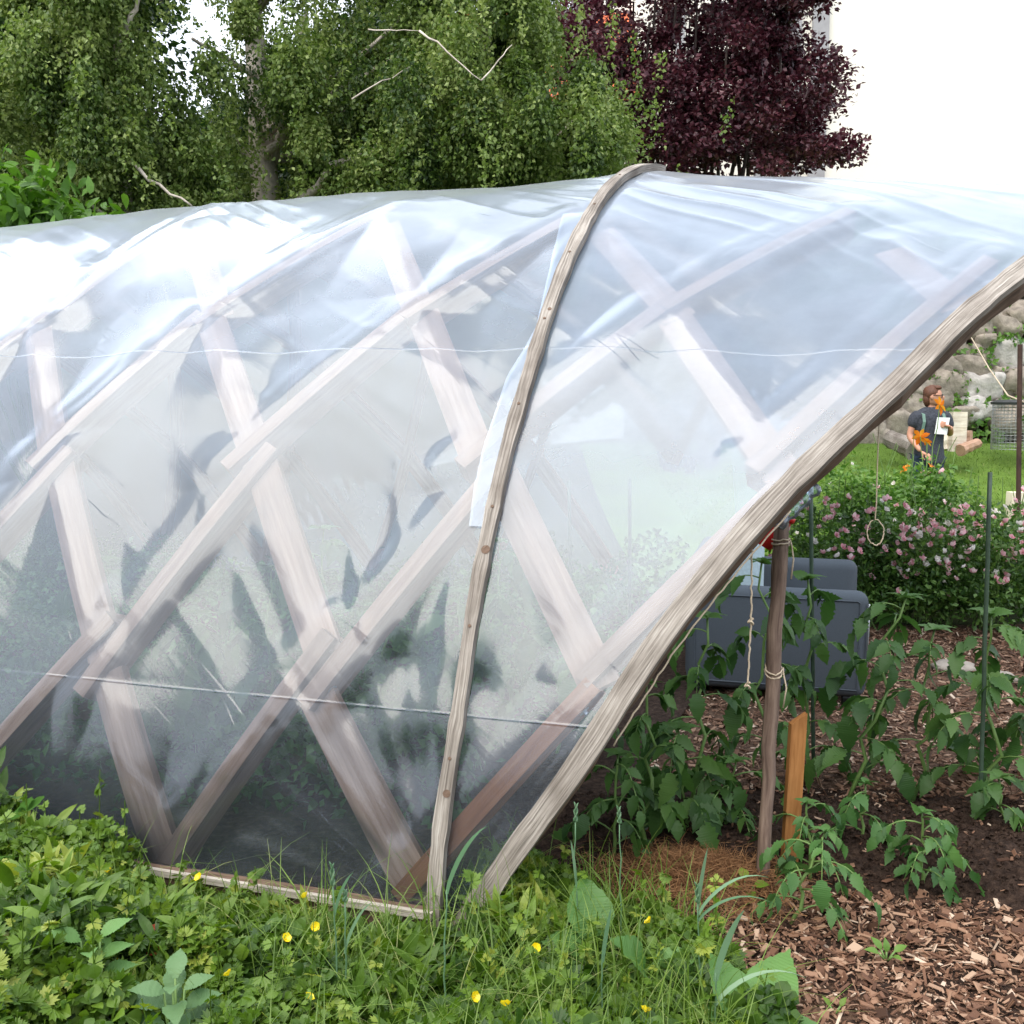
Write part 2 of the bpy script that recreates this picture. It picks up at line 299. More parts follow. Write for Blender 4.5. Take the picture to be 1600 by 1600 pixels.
def filmmat(name, haze=.25, wrinkle=1.0):
    m, n, b, out = newmat(name); n.nodes.remove(b); L = n.links.new
    uv = N(n, 'ShaderNodeUVMap'); geo = N(n, 'ShaderNodeNewGeometry')
    n1 = N(n, 'ShaderNodeTexNoise', Scale=3.0, Detail=5, Roughness=.6); L(uv.outputs[0], n1.inputs['Vector'])
    n2 = N(n, 'ShaderNodeTexNoise', Scale=60.0, Detail=3); L(uv.outputs[0], n2.inputs['Vector'])
    mp0 = N(n, 'ShaderNodeMapping'); mp0.inputs['Rotation'].default_value = (0, 0, -FANG); L(uv.outputs[0], mp0.inputs[0]); mp = N(n, 'ShaderNodeMapping'); mp.inputs['Scale'].default_value = (1.0, 8, 1); L(mp0.outputs[0], mp.inputs[0])
    n3 = N(n, 'ShaderNodeTexNoise', Scale=1.6, Detail=3, Distortion=.8); L(mp.outputs[0], n3.inputs['Vector'])
    add = N(n, 'ShaderNodeMath', operation='MULTIPLY_ADD'); add.inputs[1].default_value = .003; L(n2.outputs['Fac'], add.inputs[0])
    mul = N(n, 'ShaderNodeMath', operation='MULTIPLY'); mul.inputs[1].default_value = .09 * wrinkle; L(n3.outputs['Fac'], mul.inputs[0]); L(mul.outputs[0], add.inputs[2])
    # two fold creases that run the length of the sheet
    sep = N(n, 'ShaderNodeSeparateXYZ'); L(uv.outputs[0], sep.inputs[0])
    cr = None
    for lv, wd in CREASES:
        d = N(n, 'ShaderNodeMath', operation='SUBTRACT'); d.inputs[1].default_value = lv; L(sep.outputs['Y'], d.inputs[0])
        ab = N(n, 'ShaderNodeMath', operation='ABSOLUTE'); L(d.outputs[0], ab.inputs[0])
        sm = N(n, 'ShaderNodeMapRange', interpolation_type='SMOOTHSTEP'); sm.inputs['From Min'].default_value = wd; sm.inputs['From Max'].default_value = 0; L(ab.outputs[0], sm.inputs['Value'])
        if cr is None: cr = sm.outputs[0]
        else:
            a2 = N(n, 'ShaderNodeMath', operation='ADD'); L(cr, a2.inputs[0]); L(sm.outputs[0], a2.inputs[1]); cr = a2.outputs[0]
    ad2 = N(n, 'ShaderNodeMath', operation='MULTIPLY_ADD'); ad2.inputs[1].default_value = .07; L(cr, ad2.inputs[0]); L(add.outputs[0], ad2.inputs[2])
    mp2 = N(n, 'ShaderNodeMapping'); mp2.inputs['Scale'].default_value = (.7, 3.6, 1); L(mp0.outputs[0], mp2.inputs[0])
    n4 = N(n, 'ShaderNodeTexNoise', Scale=1.7, Detail=2, Distortion=.35); L(mp2.outputs[0], n4.inputs['Vector'])
    s4 = N(n, 'ShaderNodeMath', operation='SUBTRACT'); s4.inputs[1].default_value = .5; L(n4.outputs['Fac'], s4.inputs[0]); a4 = N(n, 'ShaderNodeMath', operation='ABSOLUTE'); L(s4.outputs[0], a4.inputs[0])
    r4 = N(n, 'ShaderNodeMapRange', interpolation_type='SMOOTHSTEP'); r4.inputs['From Min'].default_value = .030; r4.inputs['From Max'].default_value = 0; r4.inputs['To Max'].default_value = .11; L(a4.outputs[0], r4.inputs['Value'])
    n5 = N(n, 'ShaderNodeTexNoise', Scale=2.6, Detail=2); L(uv.outputs[0], n5.inputs['Vector']); k5 = N(n, 'ShaderNodeMapRange', interpolation_type='SMOOTHSTEP'); k5.inputs['From Min'].default_value = .56; k5.inputs['From Max'].default_value = .72; L(n5.outputs['Fac'], k5.inputs['Value'])
    m5 = N(n, 'ShaderNodeMath', operation='MULTIPLY'); L(r4.outputs[0], m5.inputs[0]); L(k5.outputs[0], m5.inputs[1]); r4 = m5
    ad3 = N(n, 'ShaderNodeMath', operation='ADD'); L(r4.outputs[0], ad3.inputs[0]); L(ad2.outputs[0], ad3.inputs[1]); ad2 = ad3      # taut pulled creases
    bp = N(n, 'ShaderNodeBump', Strength=.55, Distance=.02); L(ad2.outputs[0], bp.inputs['Height'])
    tr = N(n, 'ShaderNodeBsdfTransparent'); tr.inputs[0].default_value = (.80, .88, .975, 1)
    df = N(n, 'ShaderNodeBsdfDiffuse'); df.inputs[0].default_value = (.62, .77, 1.0, 1); tl = N(n, 'ShaderNodeBsdfTranslucent'); tl.inputs[0].default_value = (.62, .77, 1.0, 1)
    hz = N(n, 'ShaderNodeMixShader', Fac=.5); L(df.outputs[0], hz.inputs[1]); L(tl.outputs[0], hz.inputs[2])
    lw = N(n, 'ShaderNodeLayerWeight', Blend=.35)
    f = N(n, 'ShaderNodeMath', operation='MULTIPLY_ADD'); f.inputs[1].default_value = .22; L(lw.outputs['Facing'], f.inputs[0])
    nm = N(n, 'ShaderNodeMapRange'); nm.inputs['From Min'].default_value = .3; nm.inputs['From Max'].default_value = .7
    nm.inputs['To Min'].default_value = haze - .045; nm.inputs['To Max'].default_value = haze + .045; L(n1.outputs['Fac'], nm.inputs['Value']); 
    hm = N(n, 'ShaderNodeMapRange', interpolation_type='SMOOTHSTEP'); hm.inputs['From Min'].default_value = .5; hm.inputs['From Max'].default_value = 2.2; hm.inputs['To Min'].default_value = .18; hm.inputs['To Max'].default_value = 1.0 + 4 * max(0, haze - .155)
    sep0 = N(n, 'ShaderNodeSeparateXYZ'); L(uv.outputs[0], sep0.inputs[0]); L(sep0.outputs['Y'], hm.inputs['Value'])     # sky glow through the upper film, painted as haze growing with height
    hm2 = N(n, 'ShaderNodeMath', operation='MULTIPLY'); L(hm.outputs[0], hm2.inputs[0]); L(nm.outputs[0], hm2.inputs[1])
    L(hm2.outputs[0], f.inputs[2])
    f2 = N(n, 'ShaderNodeMath', operation='MULTIPLY_ADD', use_clamp=True); f2.inputs[1].default_value = .08; L(cr, f2.inputs[0]); L(f.outputs[0], f2.inputs[2])
    m1 = N(n, 'ShaderNodeMixShader'); L(f2.outputs[0], m1.inputs[0]); L(tr.outputs[0], m1.inputs[1]); L(hz.outputs[0], m1.inputs[2])
    gl = N(n, 'ShaderNodeBsdfGlossy', Roughness=.13); gl.inputs[0].default_value = (.92, .96, 1, 1); L(bp.outputs[0], gl.inputs['Normal'])
    fr = N(n, 'ShaderNodeFresnel', IOR=1.55); L(bp.outputs[0], fr.inputs['Normal'])
    f3 = N(n, 'ShaderNodeMath', operation='MULTIPLY', use_clamp=True); f3.inputs[1].default_value = 1.7; L(fr.outputs[0], f3.inputs[0])
    g2 = N(n, 'ShaderNodeBsdfGlossy', Roughness=.34); g2.inputs[0].default_value = (.92, .96, 1, 1); L(bp.outputs[0], g2.inputs['Normal'])
    gm = N(n, 'ShaderNodeMixShader', Fac=.4); L(gl.outputs[0], gm.inputs[1]); L(g2.outputs[0], gm.inputs[2])
    m2 = N(n, 'ShaderNodeMixShader'); L(f3.outputs[0], m2.inputs[0]); L(m1.outputs[0], m2.inputs[1]); L(gm.outputs[0], m2.inputs[2])
    L(m2.outputs[0], out.inputs[0]); return m

# leaf shapes: base at the origin, pointing along +y, face up +z
LEAF = (np.array([(0, 0, 0), (-.34, .42, .07), (0, 1, -.08), (.34, .42, .07), (0, .45, 0)]), [[(0, 4, 1), (1, 4, 2), (0, 3, 4), (3, 2, 4)]])
LEAF2 = (np.array([(0, 0, 0), (-.3, .45, .08), (0, 1, 0), (.3, .45, .08)]), [[(0, 3, 2, 1)]])
def leaflet(nst=7, wid=.5, ser=.22, curl=.25, ruff=.0, peak=.4, fold=.12, seed=0, per=2):
    t = np.linspace(0, 1, nst); V = []
    for i, a in enumerate(t):
        wv = wid * math.sin(math.pi * min(1, a ** (math.log(.5) / math.log(peak)))) * (1 + ser * (1 if (i % per) else -1))
        if i in (0, nst - 1): wv = 0.012
        z = -curl * a * a
        V += [(-wv, a - .04 * (i % per), z + fold * wv + ruff * math.sin(i * 2.3 + seed)), (0, a, z), (wv, a - .04 * (i % per), z + fold * wv + ruff * math.sin(i * 1.9 + 2 + seed))]
    q = []
    for i in range(nst - 1):
        for j in (0, 1): q.append((i * 3 + j, i * 3 + j + 1, i * 3 + j + 4, i * 3 + j + 3))
    return np.array(V), [q]
TOM = leaflet(13, .29, .15, .36, .012, .4, .3)
BROAD = leaflet(21, .30, .035, .45, .016, .45, .3)
def compound(nl, spread, lobes):
    """a leaf of nl leaflets in a fan, each leaflet a small notched wedge"""
    V = []; P = []
    for k in range(nl):
        a = (k - (nl - 1) / 2) * spread; ca, sa = math.cos(a), math.sin(a)
        pts = [(0, .12, 0)] + [(x * .34, y, .05 * abs(x)) for x, y in lobes]
        b = len(V); s = 1 - .12 * abs(k - (nl - 1) / 2)
        for x, y, z in pts: V.append(((x * ca + y * sa) * s, (-x * sa + y * ca) * s, z - .12 * y * y))
        for i in range(1, len(pts) - 1): P.append((b, b + i + 1, b + i))
    return np.array(V), [P]
LOBES = [(-.75, .45), (-.95, .72), (-.5, .68), (-.45, .98), (0, .8), (.42, 1.0), (.5, .7), (.95, .74), (.75, .45)]
COVER3 = compound(3, 1.15, LOBES); COVER5 = compound(5, .72, LOBES)
def rdir(n, up=0.0, sd=1.0):
    v = RNG.normal(size=(n, 3)) * sd; v[:, 2] += up; return nrm(v)

def crown_cloud(g, centres, rad, per, size, T=LEAF, droop=.5, tone=None, jit=.3, st=(1, 1, .75)):
    """leaves in clumps; each clump an uneven ellipsoid that hangs a little"""
    centres = np.asarray(centres, float); K = len(centres); rad = np.broadcast_to(np.asarray(rad, float), (K,))
    per = np.broadcast_to(np.asarray(per, int), (K,)); idx = np.repeat(np.arange(K), per); n = len(idx)
    d = RNG.normal(size=(n, 3)); d = nrm(d) * (RNG.random(n) ** .5)[:, None] * np.array(st)
    p = centres[idx] + d * rad[idx][:, None]; p[:, 2] -= droop * rad[idx] * (np.hypot(d[:, 0], d[:, 1]) ** 2)
    dr = nrm(d * np.array([1, 1, .3]) + RNG.normal(size=(n, 3)) * .6 + np.array([0, 0, -droop])); up = rdir(n, 1.0, .6)
    tn = (.5 if tone is None else np.asarray(tone)[idx]) + RNG.normal(size=n) * jit
    g.scatter(T, p, dr, up, size * (.6 + .8 * RNG.random(n)), np.clip(tn, 0, 1))

# ------------------------------------------------------------------ ground, lawn, path, bed
def sheet(name, x0, x1, y0, y1, nx, ny, zf, m, smooth=True):
    X, Y = np.meshgrid(np.linspace(x0, x1, nx), np.linspace(y0, y1, ny)); V = np.stack([X, Y, zf(X, Y)], 2).reshape(-1, 3)
    i = np.arange(nx * ny).reshape(ny, nx); q = np.stack([i[:-1, :-1], i[:-1, 1:], i[1:, 1:], i[1:, :-1]], 2).reshape(-1, 4)
    g = Geo(); g.add(V, [q], V[:, :2]); return tag(g.build(name, m, smooth=smooth), kind='structure')
sheet('ground', -160, 160, -80, 200, 161, 141, lambda x, y: terr(x, y) - .03, M['ground'])
sheet('lawn', 1.2, 16, 8.6, 18.6, 75, 60, lambda x, y: terr(x, y) + .004, M['lawn'])
BEDY = lambda x: 4.28 - .10 * (x - 1)                                # far edge of the soil bed
NEARY = lambda x: 3.32 - .33 * (x - 1.1)                             # near edge of the soil bed
def bed_z(x, y):
    e = np.minimum(BEDY(x) - y, y - NEARY(x)); k = np.clip(e / .3, 0, 1); k = k * k * (3 - 2 * k)
    return k * (.035 + .05 * (vnoise(x * 4, y * 4, 2) - .3) + .03 * (vnoise(x * 13, y * 13, 5) - .5) + .022 * (vnoise(x * 38, y * 38, 8) - .5)) - .004 + .012 * (vnoise(x * 30, y * 30, 3) - .5)
sheet('soil_bed', -3.0, 3.6, 2.3, 5.0, 420, 180, lambda x, y: np.where((y > BEDY(x) + .1), -.02, bed_z(x, y)), M['soil'])
sheet('path', -4.0, 9.0, 1.5, 7.6, 120, 70, lambda x, y: -.008 + .02 * (vnoise(x * 3, y * 3, 4) - .5) - .045 * ((y > NEARY(x)) & (y < BEDY(x))), M['chip_bed'])

# ------------------------------------------------------------------ the lamella-vault greenhouse
FOOT = at_z(682, 1462, 0.0)[:2]
_b1, _b2 = at_z(650, 1440, .1), at_z(280, 1380, .1)
AX = nrm((_b1 - _b2)[:2])                                            # along the vault, towards the open end
RIDGE = at_Y(990, 265, 5.2); NX = nrm(RIDGE[:2] - FOOT)               # across the vault, away from the viewer
S_A, Z_A, PP, QQ = 2.9, 2.9, 1.9, 1.5
_s = S_A * (1 - np.cos(np.linspace(0, math.pi / 2, 400))) ; _s = np.concatenate([_s, (2 * S_A - _s[::-1])[1:]])
_z = Z_A * np.clip(1 - np.abs(1 - _s / S_A) ** PP, 0, 1) ** (1 / QQ)
_L = np.concatenate([[0], np.cumsum(np.hypot(np.diff(_s), np.diff(_z)))]); LTOT = _L[-1]
S_of = lambda l: np.interp(l, _L, _s)
Z_of = lambda l: np.interp(l, _L, _z)
def kz(u, z):
    u = np.asarray(u, float); up = np.clip((z - 1.2) / 1.6, 0, 1)
    return 1 - up * (np.where(u > 0, .027 * u, 0) + .009 * np.clip(-2 - u, 0, 9) ** 1.35)
def surf(u, l):
    u = np.asarray(u, float); l = np.asarray(l, float); s = S_of(l); z = Z_of(l)
    return np.stack([FOOT[0] + AX[0] * u + NX[0] * s, FOOT[1] + AX[1] * u + NX[1] * s, z * kz(u, z)], -1)
def surf_n(u, l):
    a = surf(np.asarray(u) + .01, l) - surf(np.asarray(u) - .01, l); b = surf(u, np.asarray(l) + .02) - surf(u, np.asarray(l) - .02)
    return nrm(np.cross(a, b))
_Mi = np.linalg.inv(np.array([AX, NX]).T)
def hits(px, py):
    """where a sight line meets the vault: list of (u, l), nearest first"""
    d = ray(px, py); t = np.linspace(1.5, 14, 6000); P = C0 + d * t[:, None]
    us = (P[:, :2] - FOOT) @ _Mi.T; l = np.interp(us[:, 1], _s, _L); ins = (us[:, 1] > 0) & (us[:, 1] < 2 * S_A)
    z = Z_of(l); gz = np.where(ins, P[:, 2] - z * kz(us[:, 0], z), 1)
    i = np.where((gz[:-1] > 0) != (gz[1:] > 0))[0]
    return [(us[k, 0], l[k]) for k in i]
def hit(px, py):
    h = hits(px, py); return np.array(h[0])

ARCH_PX = [(733, 1440), (793, 1347), (896, 1212), (962, 1109), (1027, 1006), (1100, 913), (1200, 797), (1300, 697), (1400, 610), (1500, 507), (1600, 427)]
_ar = np.array([hit(*p) for p in ARCH_PX]); _ar = _ar[np.argsort(_ar[:, 1])]
_lapex = LTOT / 2
AL = np.concatenate([[0], _ar[:, 1], [_lapex * .85, _lapex]]); AU = np.concatenate([[.03], _ar[:, 0], [2.35, 2.6]])
_far = []
for p in ARCH_PX[4:]:
    h = hits(p[0] + 4, p[1] - 6)
    if len(h) > 1 and h[1][1] > _lapex: _far.append(h[1])
_far = np.array(sorted(_far, key=lambda a: a[1]))
FL = np.concatenate([[_lapex, _lapex * 1.15], _far[:, 1], [LTOT]]); FU = np.concatenate([[2.6, 2.35], _far[:, 0], [_far[-1, 0] - .15]])
AL = np.concatenate([AL, FL[1:]]); AU = np.concatenate([AU, FU[1:]])
def arch_u(l):
    l = np.asarray(l, float); return (np.interp(l - .12, AL, AU) + np.interp(l, AL, AU) * 2 + np.interp(l + .12, AL, AU)) / 4
CREASES = [(hit(300, 1075)[1], .007), (hit(300, 548)[1], .005), (hit(720, 1128)[1], .007)]
CREASES = CREASES[:2]
_c1, _c2 = hit(310, 360), hit(520, 505); FDIR = nrm(_c2 - _c1); FANG = math.atan2(FDIR[1], FDIR[0])
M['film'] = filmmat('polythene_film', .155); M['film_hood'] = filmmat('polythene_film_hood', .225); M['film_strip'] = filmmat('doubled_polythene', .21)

gh = thing('greenhouse', 'translucent polythene greenhouse over a wooden lattice vault with an open arched end', 'greenhouse', (*FOOT, 0))
# boards on edge, rising to the right; (start, end) as seen from the path, all lying just under the film
EDGE = [((-150, 655), (100, 462)), ((92, 480), (335, 319)), ((42, 722), (312, 484)), ((300, 500), (615, 318)), ((-140, 965), (103, 697)),
        ((348, 725), (655, 466)), ((628, 490), (900, 330)), ((118, 1080), (422, 692)), ((-150, 1335), (168, 962)), ((470, 1098), (770, 733)),
        ((716, 720), (1060, 455)), ((1035, 474), (1330, 322)), ((238, 1368), (510, 988)), ((618, 1402), (925, 1068)), ((905, 1062), (1225, 747)), ((1175, 727), (1550, 398))]
FLAT = [((50, 505), (76, 717)), ((76, 700), (150, 1018)), ((152, 1050), (246, 1362)), ((298, 345), (336, 482)), ((322, 488), (398, 715)), ((393, 700), (497, 1018)),
        ((482, 1085), (654, 1418)), ((598, 335), (655, 482)), ((655, 475), (745, 708)), ((762, 705), (935, 1068)), ((1042, 468), (1225, 730)), ((935, 345), (1062, 480)), ((1392, 372), (1502, 462))]
BOARD_UL = []
def seg_ul(a, b, n=12):
    (u0, l0), (u1, l1) = a, b; t = np.linspace(0, 1, n); return np.stack([u0 + (u1 - u0) * t, l0 + (l1 - l0) * t], 1)
def lamella(ul, flat, mat, ext=0, nm='roof_lamella', rnd=.5, out=0.0):
    P = surf(ul[:, 0], ul[:, 1]); n = surf_n(ul[:, 0], ul[:, 1]); k_ = np.linspace(0, 1, len(P))[:, None]; P = P * .5 + (P[:1] * (1 - k_) + P[-1:] * k_) * .5; nm_ = nrm(n.mean(0)); T = nrm(np.gradient(P, axis=0))
    side = nrm(np.cross(T, nm_)); nor = nrm(np.cross(side, T)); nor *= np.sign((nor @ nm_))[:, None]
    g = Geo()
    if flat: g.bar(P - nor * .05, side, nor, .135, .038, rnd)
    else: g.bar(P - nor * .012, side, nor, .064, .125, rnd)
    return g.build(nm, mat, gh), P, nor, side
for k, (a, b) in enumerate(EDGE):
    ul = seg_ul(hit(*a), hit(*b)); BOARD_UL.append(ul)
    lam, P, nor, side = lamella(ul, False, M['wood_brown'] if k == 13 else M['wood_lam'])
    if k in (5, 9, 10, 13, 14, 15):                                   # a bolt with its washer through the board near one end
        for e in ((-1,) if k in (13, 14) else (1,) if k == 15 else (0, -1)):
            i = 1 if e >= 0 else -2; sd = side[i] * (1 if side[i][0] > 0 else -1); c = P[i] - nor[i] * .06 + sd * .028
            g = Geo(); g.tube([c, c + sd * .005], .02, 12); g.tube([c, c + sd * .017], .009, 6); g.build('bolt', M['metal'], lam)
for a, b in FLAT:
    ul = seg_ul(hit(*a), hit(*b)); BOARD_UL.append(ul); lamella(ul, True, M['wood_lam'])
# the far slope repeats the lattice, mirrored
LF = 2 * _lapex
for r0, l0 in enumerate((.15, 1.35, 2.55)):
    for c in range(6):
        u0 = -5.6 + c * 1.15 + (.57 if r0 % 2 else 0)
        for sg in (1, -1):
            ul = np.stack([u0 + sg * np.linspace(0, .62, 8), LF - (l0 + np.linspace(0, 1.25, 8))], 1)
            if ul[:, 0].max() < min(arch_u(ul[:, 1])) - .1: lamella(ul, sg < 0, M['wood_lam'])

# batten over the film seam, from the ground to the ridge, and the leaning end arch
def sweep_ul(u, l, lift, w, d, mat, nm, jit=.35):
    P = surf(u, l); n = surf_n(u, l); T = nrm(np.gradient(P, axis=0)); side = nrm(np.cross(T, n)); nor = nrm(np.cross(side, T)); nor *= np.sign(np.sum(nor * n, 1))[:, None]
    g = Geo(); g.bar(P + nor * lift, side, nor, w, d, .5, 0, jit); return g, P, nor, side
BAT_PX = [(680, 1450), (684, 1375), (690, 1300), (705, 1200), (722, 1100), (735, 1000), (747, 925), (762, 850), (795, 700), (825, 600), (855, 500), (893, 400), (918, 350), (950, 300)]
_bt = np.array([hit(*p) for p in BAT_PX]); _bt = _bt[np.argsort(_bt[:, 1])]
lb = np.concatenate([[0.0], np.linspace(.02, 4.25, 80)]); ub = np.interp(lb, np.concatenate([_bt[:, 1], [3.75, 4.3]]), np.concatenate([_bt[:, 0], [0.0, .03]]))
ub = np.convolve(np.pad(ub, 2, 'edge'), np.ones(5) / 5, 'valid')
wb = np.interp(lb, [0, 1.2, 2.5, 4.2], [.046, .046, .054, .056])
g, P, nor, side = sweep_ul(ub, lb, .03, wb, .034, None, 'seam_batten', .35)
for q in range(9):
    i = 3 + q * 8; g.tube([P[i] + nor[i] * .028, P[i] + nor[i] * .0325], .006, 8, .1, 1)
for i, r_ in ((9, .013), (24, .016), (44, .008)):
    g.tube([P[i] + nor[i] * .025 + side[i] * .008, P[i] + nor[i] * .0318 + side[i] * .008], r_, 10, .1, 1)
g.build('seam_batten', [M['wood_grey'], M['bark']], gh)
la = np.linspace(0, LTOT, 150); ua = arch_u(la)
g, P, nor, side = sweep_ul(ua - .004, la, .030, .074, .028, None, 'x', .2)
g.build('end_arch_batten', M['wood_grey'], gh)
g, P, nor, side = sweep_ul(ua - .004, la, -.004, .055, .068, None, 'x', .5)
g.build('end_arch', M['bark'], gh)

# base beam with its pale lath
g = Geo(); ub0 = np.linspace(.0, -9.6, 52); base = np.stack([FOOT[0] + AX[0] * ub0, FOOT[1] + AX[1] * ub0, 0 * ub0], 1)
perp = np.array([-AX[1], AX[0], 0]); perp = -perp if perp[1] > 0 else perp     # outwards, towards the viewer
UP = np.array([0, 0, 1.])
g.bar(base + UP * .085 + perp * .0, perp, UP, .05, .13, .5, 0, .1); g.build('base_beam', M['bark'], gh)
g = Geo(); g.bar(base + UP * .094 + perp * .034, perp, UP, .016, .022, .5, 0, .5); g.build('base_lath', M['lath'], gh)

# the film itself: stretched over the boards, sagging between them, puckered towards the foot
_seg = []
for ul in BOARD_UL: _seg.append((ul[0], ul[-1]))
_seg = np.array([(a[0], a[1], b[0], b[1]) for a, b in _seg])
NE = len(EDGE)
DENTS = [(hit(640, 1040), .10, .024), (hit(648, 1190), .12, .016), (hit(742, 1075), .08, .018), (hit(560, 860), .34, .014), (hit(250, 930), .3, .012)]
def film_disp(u, l):
    d = np.full(u.shape, 9.0); de = np.full(u.shape, 9.0)
    for k, (a, b, c, e) in enumerate(_seg):
        vx, vy = c - a, e - b; t = np.clip(((u - a) * vx + (l - b) * vy) / (vx * vx + vy * vy), 0, 1)
        dd = np.hypot(u - a - t * vx, l - b - t * vy) + (0 if k < NE else .05); d = np.minimum(d, dd)
        if k < NE: de = np.minimum(de, dd)
    near = l < _lapex * 1.08
    d = np.where(near, d, .3)
    d = np.minimum(d, np.abs(u) * .8); d = np.minimum(d, np.abs(arch_u(l) - u) * .8); d = np.minimum(d, l * .8)
    h = -.034 * (1 - np.exp(-(d / .17) ** 1.35))
    p = u * FDIR[0] + l * FDIR[1]; q = -u * FDIR[1] + l * FDIR[0]
    wig = q + .05 * np.sin(p * 2.1 + 3 * vnoise(u * .8, l * .8, 3))
    f1 = 1 - np.abs(2 * vnoise(wig * 7.5, p * .75, 11) - 1); f2 = vnoise(wig * 17, p * 1.3, 12)
    up = np.clip((l - .9) / 1.0, .12, 1) * np.clip(d / .06, 0, 1) * (.25 + 1.1 * vnoise(u * .9 + 4, l * 1.1, 19))
    h += up * (.009 * f1 ** 2 + .003 * f2)
    r = np.hypot(u + .03, l - .07) + 1e-4; an = np.arctan2(l - .05, -u)
    pk = np.clip(r / .12, 0, 1) * np.exp(-(r / 1.25) ** 2) * r
    rg = 1 - np.abs(2 * vnoise(an * 6.5, r * .55, 21) - 1)
    h += pk * (.028 * (rg ** 1.2 - .45) + .034 * (vnoise(an * 15, r * .9, 22) - .5) * np.exp(-(r / .8) ** 2)) * np.where(np.abs(u) < .02, .3, 1)
    fb = vnoise(an * 3.4 + 2.2, r * .35, 23); h += np.clip(r / .3, 0, 1) * np.exp(-(r / 1.5) ** 2) * r * .040 * (fb - .5) * (u < 0)
    h += .02 * (vnoise(u * 1.3, l * 1.5, 31) - .5) + .006 * (vnoise(u * 5, l * 4, 32) - .5)
    for (cu, cl), rr, am in DENTS:
        e = ((u - cu) ** 2 + (l - cl) ** 2) / rr ** 2; h -= am * np.exp(-e)
    wt = np.clip((de - .04) / .13, 0, 1); wt = wt * wt * (3 - 2 * wt); h = h * wt + np.maximum(h, -.005) * (1 - wt)
    wt = np.clip((d - .10) / .14, 0, 1); h = h * wt + np.maximum(h, -.042) * (1 - wt)
    return h
def film_sheet(u_of, nu, ls, mat, nm, lift=0.0):
    """u_of(l) -> (left, right) along the vault at each height"""
    Lg = np.repeat(ls[:, None], nu, 1); t = np.linspace(0, 1, nu)[None]
    a, b = u_of(ls); Ug = a[:, None] + (b - a)[:, None] * t
    P = surf(Ug, Lg) + surf_n(Ug, Lg) * (film_disp(Ug, Lg) + lift)[..., None]
    P[..., 2] = np.maximum(P[..., 2], .02)
    i = np.arange(nu * len(ls)).reshape(len(ls), nu); q = np.stack([i[:-1, :-1], i[:-1, 1:], i[1:, 1:], i[1:, :-1]], 2).reshape(-1, 4)
    g = Geo(); g.add(P.reshape(-1, 3), [q], np.stack([Ug, Lg], 2).reshape(-1, 2)); return g.build(nm, mat, gh, smooth=True)
LS = np.concatenate([np.linspace(.03, 4.4, 330), np.linspace(4.4, LTOT - .02, 60)[1:]])
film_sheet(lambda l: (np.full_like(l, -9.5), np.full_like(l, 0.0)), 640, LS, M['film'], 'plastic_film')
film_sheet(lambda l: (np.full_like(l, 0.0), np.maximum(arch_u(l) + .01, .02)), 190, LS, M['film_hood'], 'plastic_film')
_st = np.array([hit(*p) for p in [(880, 335), (858, 420), (838, 510), (818, 545), (792, 585), (775, 640), (755, 700), (742, 760), (733, 822)]]); _st = _st[np.argsort(_st[:, 1])]
ls = np.linspace(_st[0, 1], _st[-1, 1], 70)
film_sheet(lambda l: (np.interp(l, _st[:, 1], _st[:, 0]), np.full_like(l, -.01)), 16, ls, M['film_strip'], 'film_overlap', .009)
# rolled-up film edge and the fixing plates beside the end arch
g = Geo(); lr = np.linspace(hit(1222, 800)[1], hit(1275, 735)[1], 14); Pr = surf(arch_u(lr) + .03, lr) - surf_n(arch_u(lr), lr) * .10
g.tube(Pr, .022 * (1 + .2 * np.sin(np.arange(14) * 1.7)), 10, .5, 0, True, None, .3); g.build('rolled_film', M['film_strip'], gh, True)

# ------------------------------------------------------------------ buildings behind the garden
bd = thing('building', 'large cream rendered building with grey stone strips behind the purple tree', 'building', (9, 24, 0))
g = Geo(); x0 = at_Y(985, 300, 24)[0]
box(g, (x0, 24, -.5), (24, 34, 17)); g.build('wall', M['wall_cream'], bd)
for px, wpx in ((1278, 24), (1188, 16), (1238, 20), (1060, 14)):
    c = at_Y(px, 200, 23.9)[0]; hw = wpx / 2 * 24 / 1600
    g = Geo(); box(g, (c - hw, 23.88, -.5), (c + hw, 24.0, 16.6)); g.build('stone_strip', M['wall_grey'], bd)
for px in (1095, 1140):
    c = at_Y(px, 200, 23.9)[0]; g = Geo()
    for a, b, e, f in ((-.62, .62, 4.1, 4.22), (-.62, -.5, 4.22, 6.2), (.5, .62, 4.22, 6.2), (-.62, .62, 6.2, 6.32)): box(g, (c + a, 23.94, e), (c + b, 24.0, f))
    wn = g.build('window', M['wall_grey'], bd); g = Geo(); box(g, (c - .5, 23.97, 4.22), (c + .5, 24.0 - .003, 6.2)); g.build('pane', M['glass'], wn)
g = Geo(); V = np.array([(x0 - .5, 23.4, 17), (24.5, 23.4, 17), (24.5, 29, 20), (x0 - .5, 29, 20), (x0 - .5, 34.6, 17), (24.5, 34.6, 17)])
g.add(V, [[(0, 1, 2, 3), (3, 2, 5, 4)], [(0, 3, 4), (1, 5, 2)]], V[:, :2]); g.build('roof', M['tile'], bd)
hs = thing('house', 'red tiled house roof showing between the green trees and the purple tree', 'house', (2, 21, 0))
xa, xb = at_Y(600, 100, 21.5)[0], x0 - .35
g = Geo(); ze = at_Y(900, 150, 21.5)[2]; box(g, (xa, 21.5, -.5), (xb, 27, ze)); g.build('wall', M['wall_cream'], hs)
g = Geo(); V = np.array([(xa - .4, 21.1, ze - .15), (xb + .3, 21.1, ze - .15), (xb + .3, 24.3, ze + 2.6), (xa - .4, 24.3, ze + 2.6), (xa - .4, 27.4, ze - .15), (xb + .3, 27.4, ze - .15)])
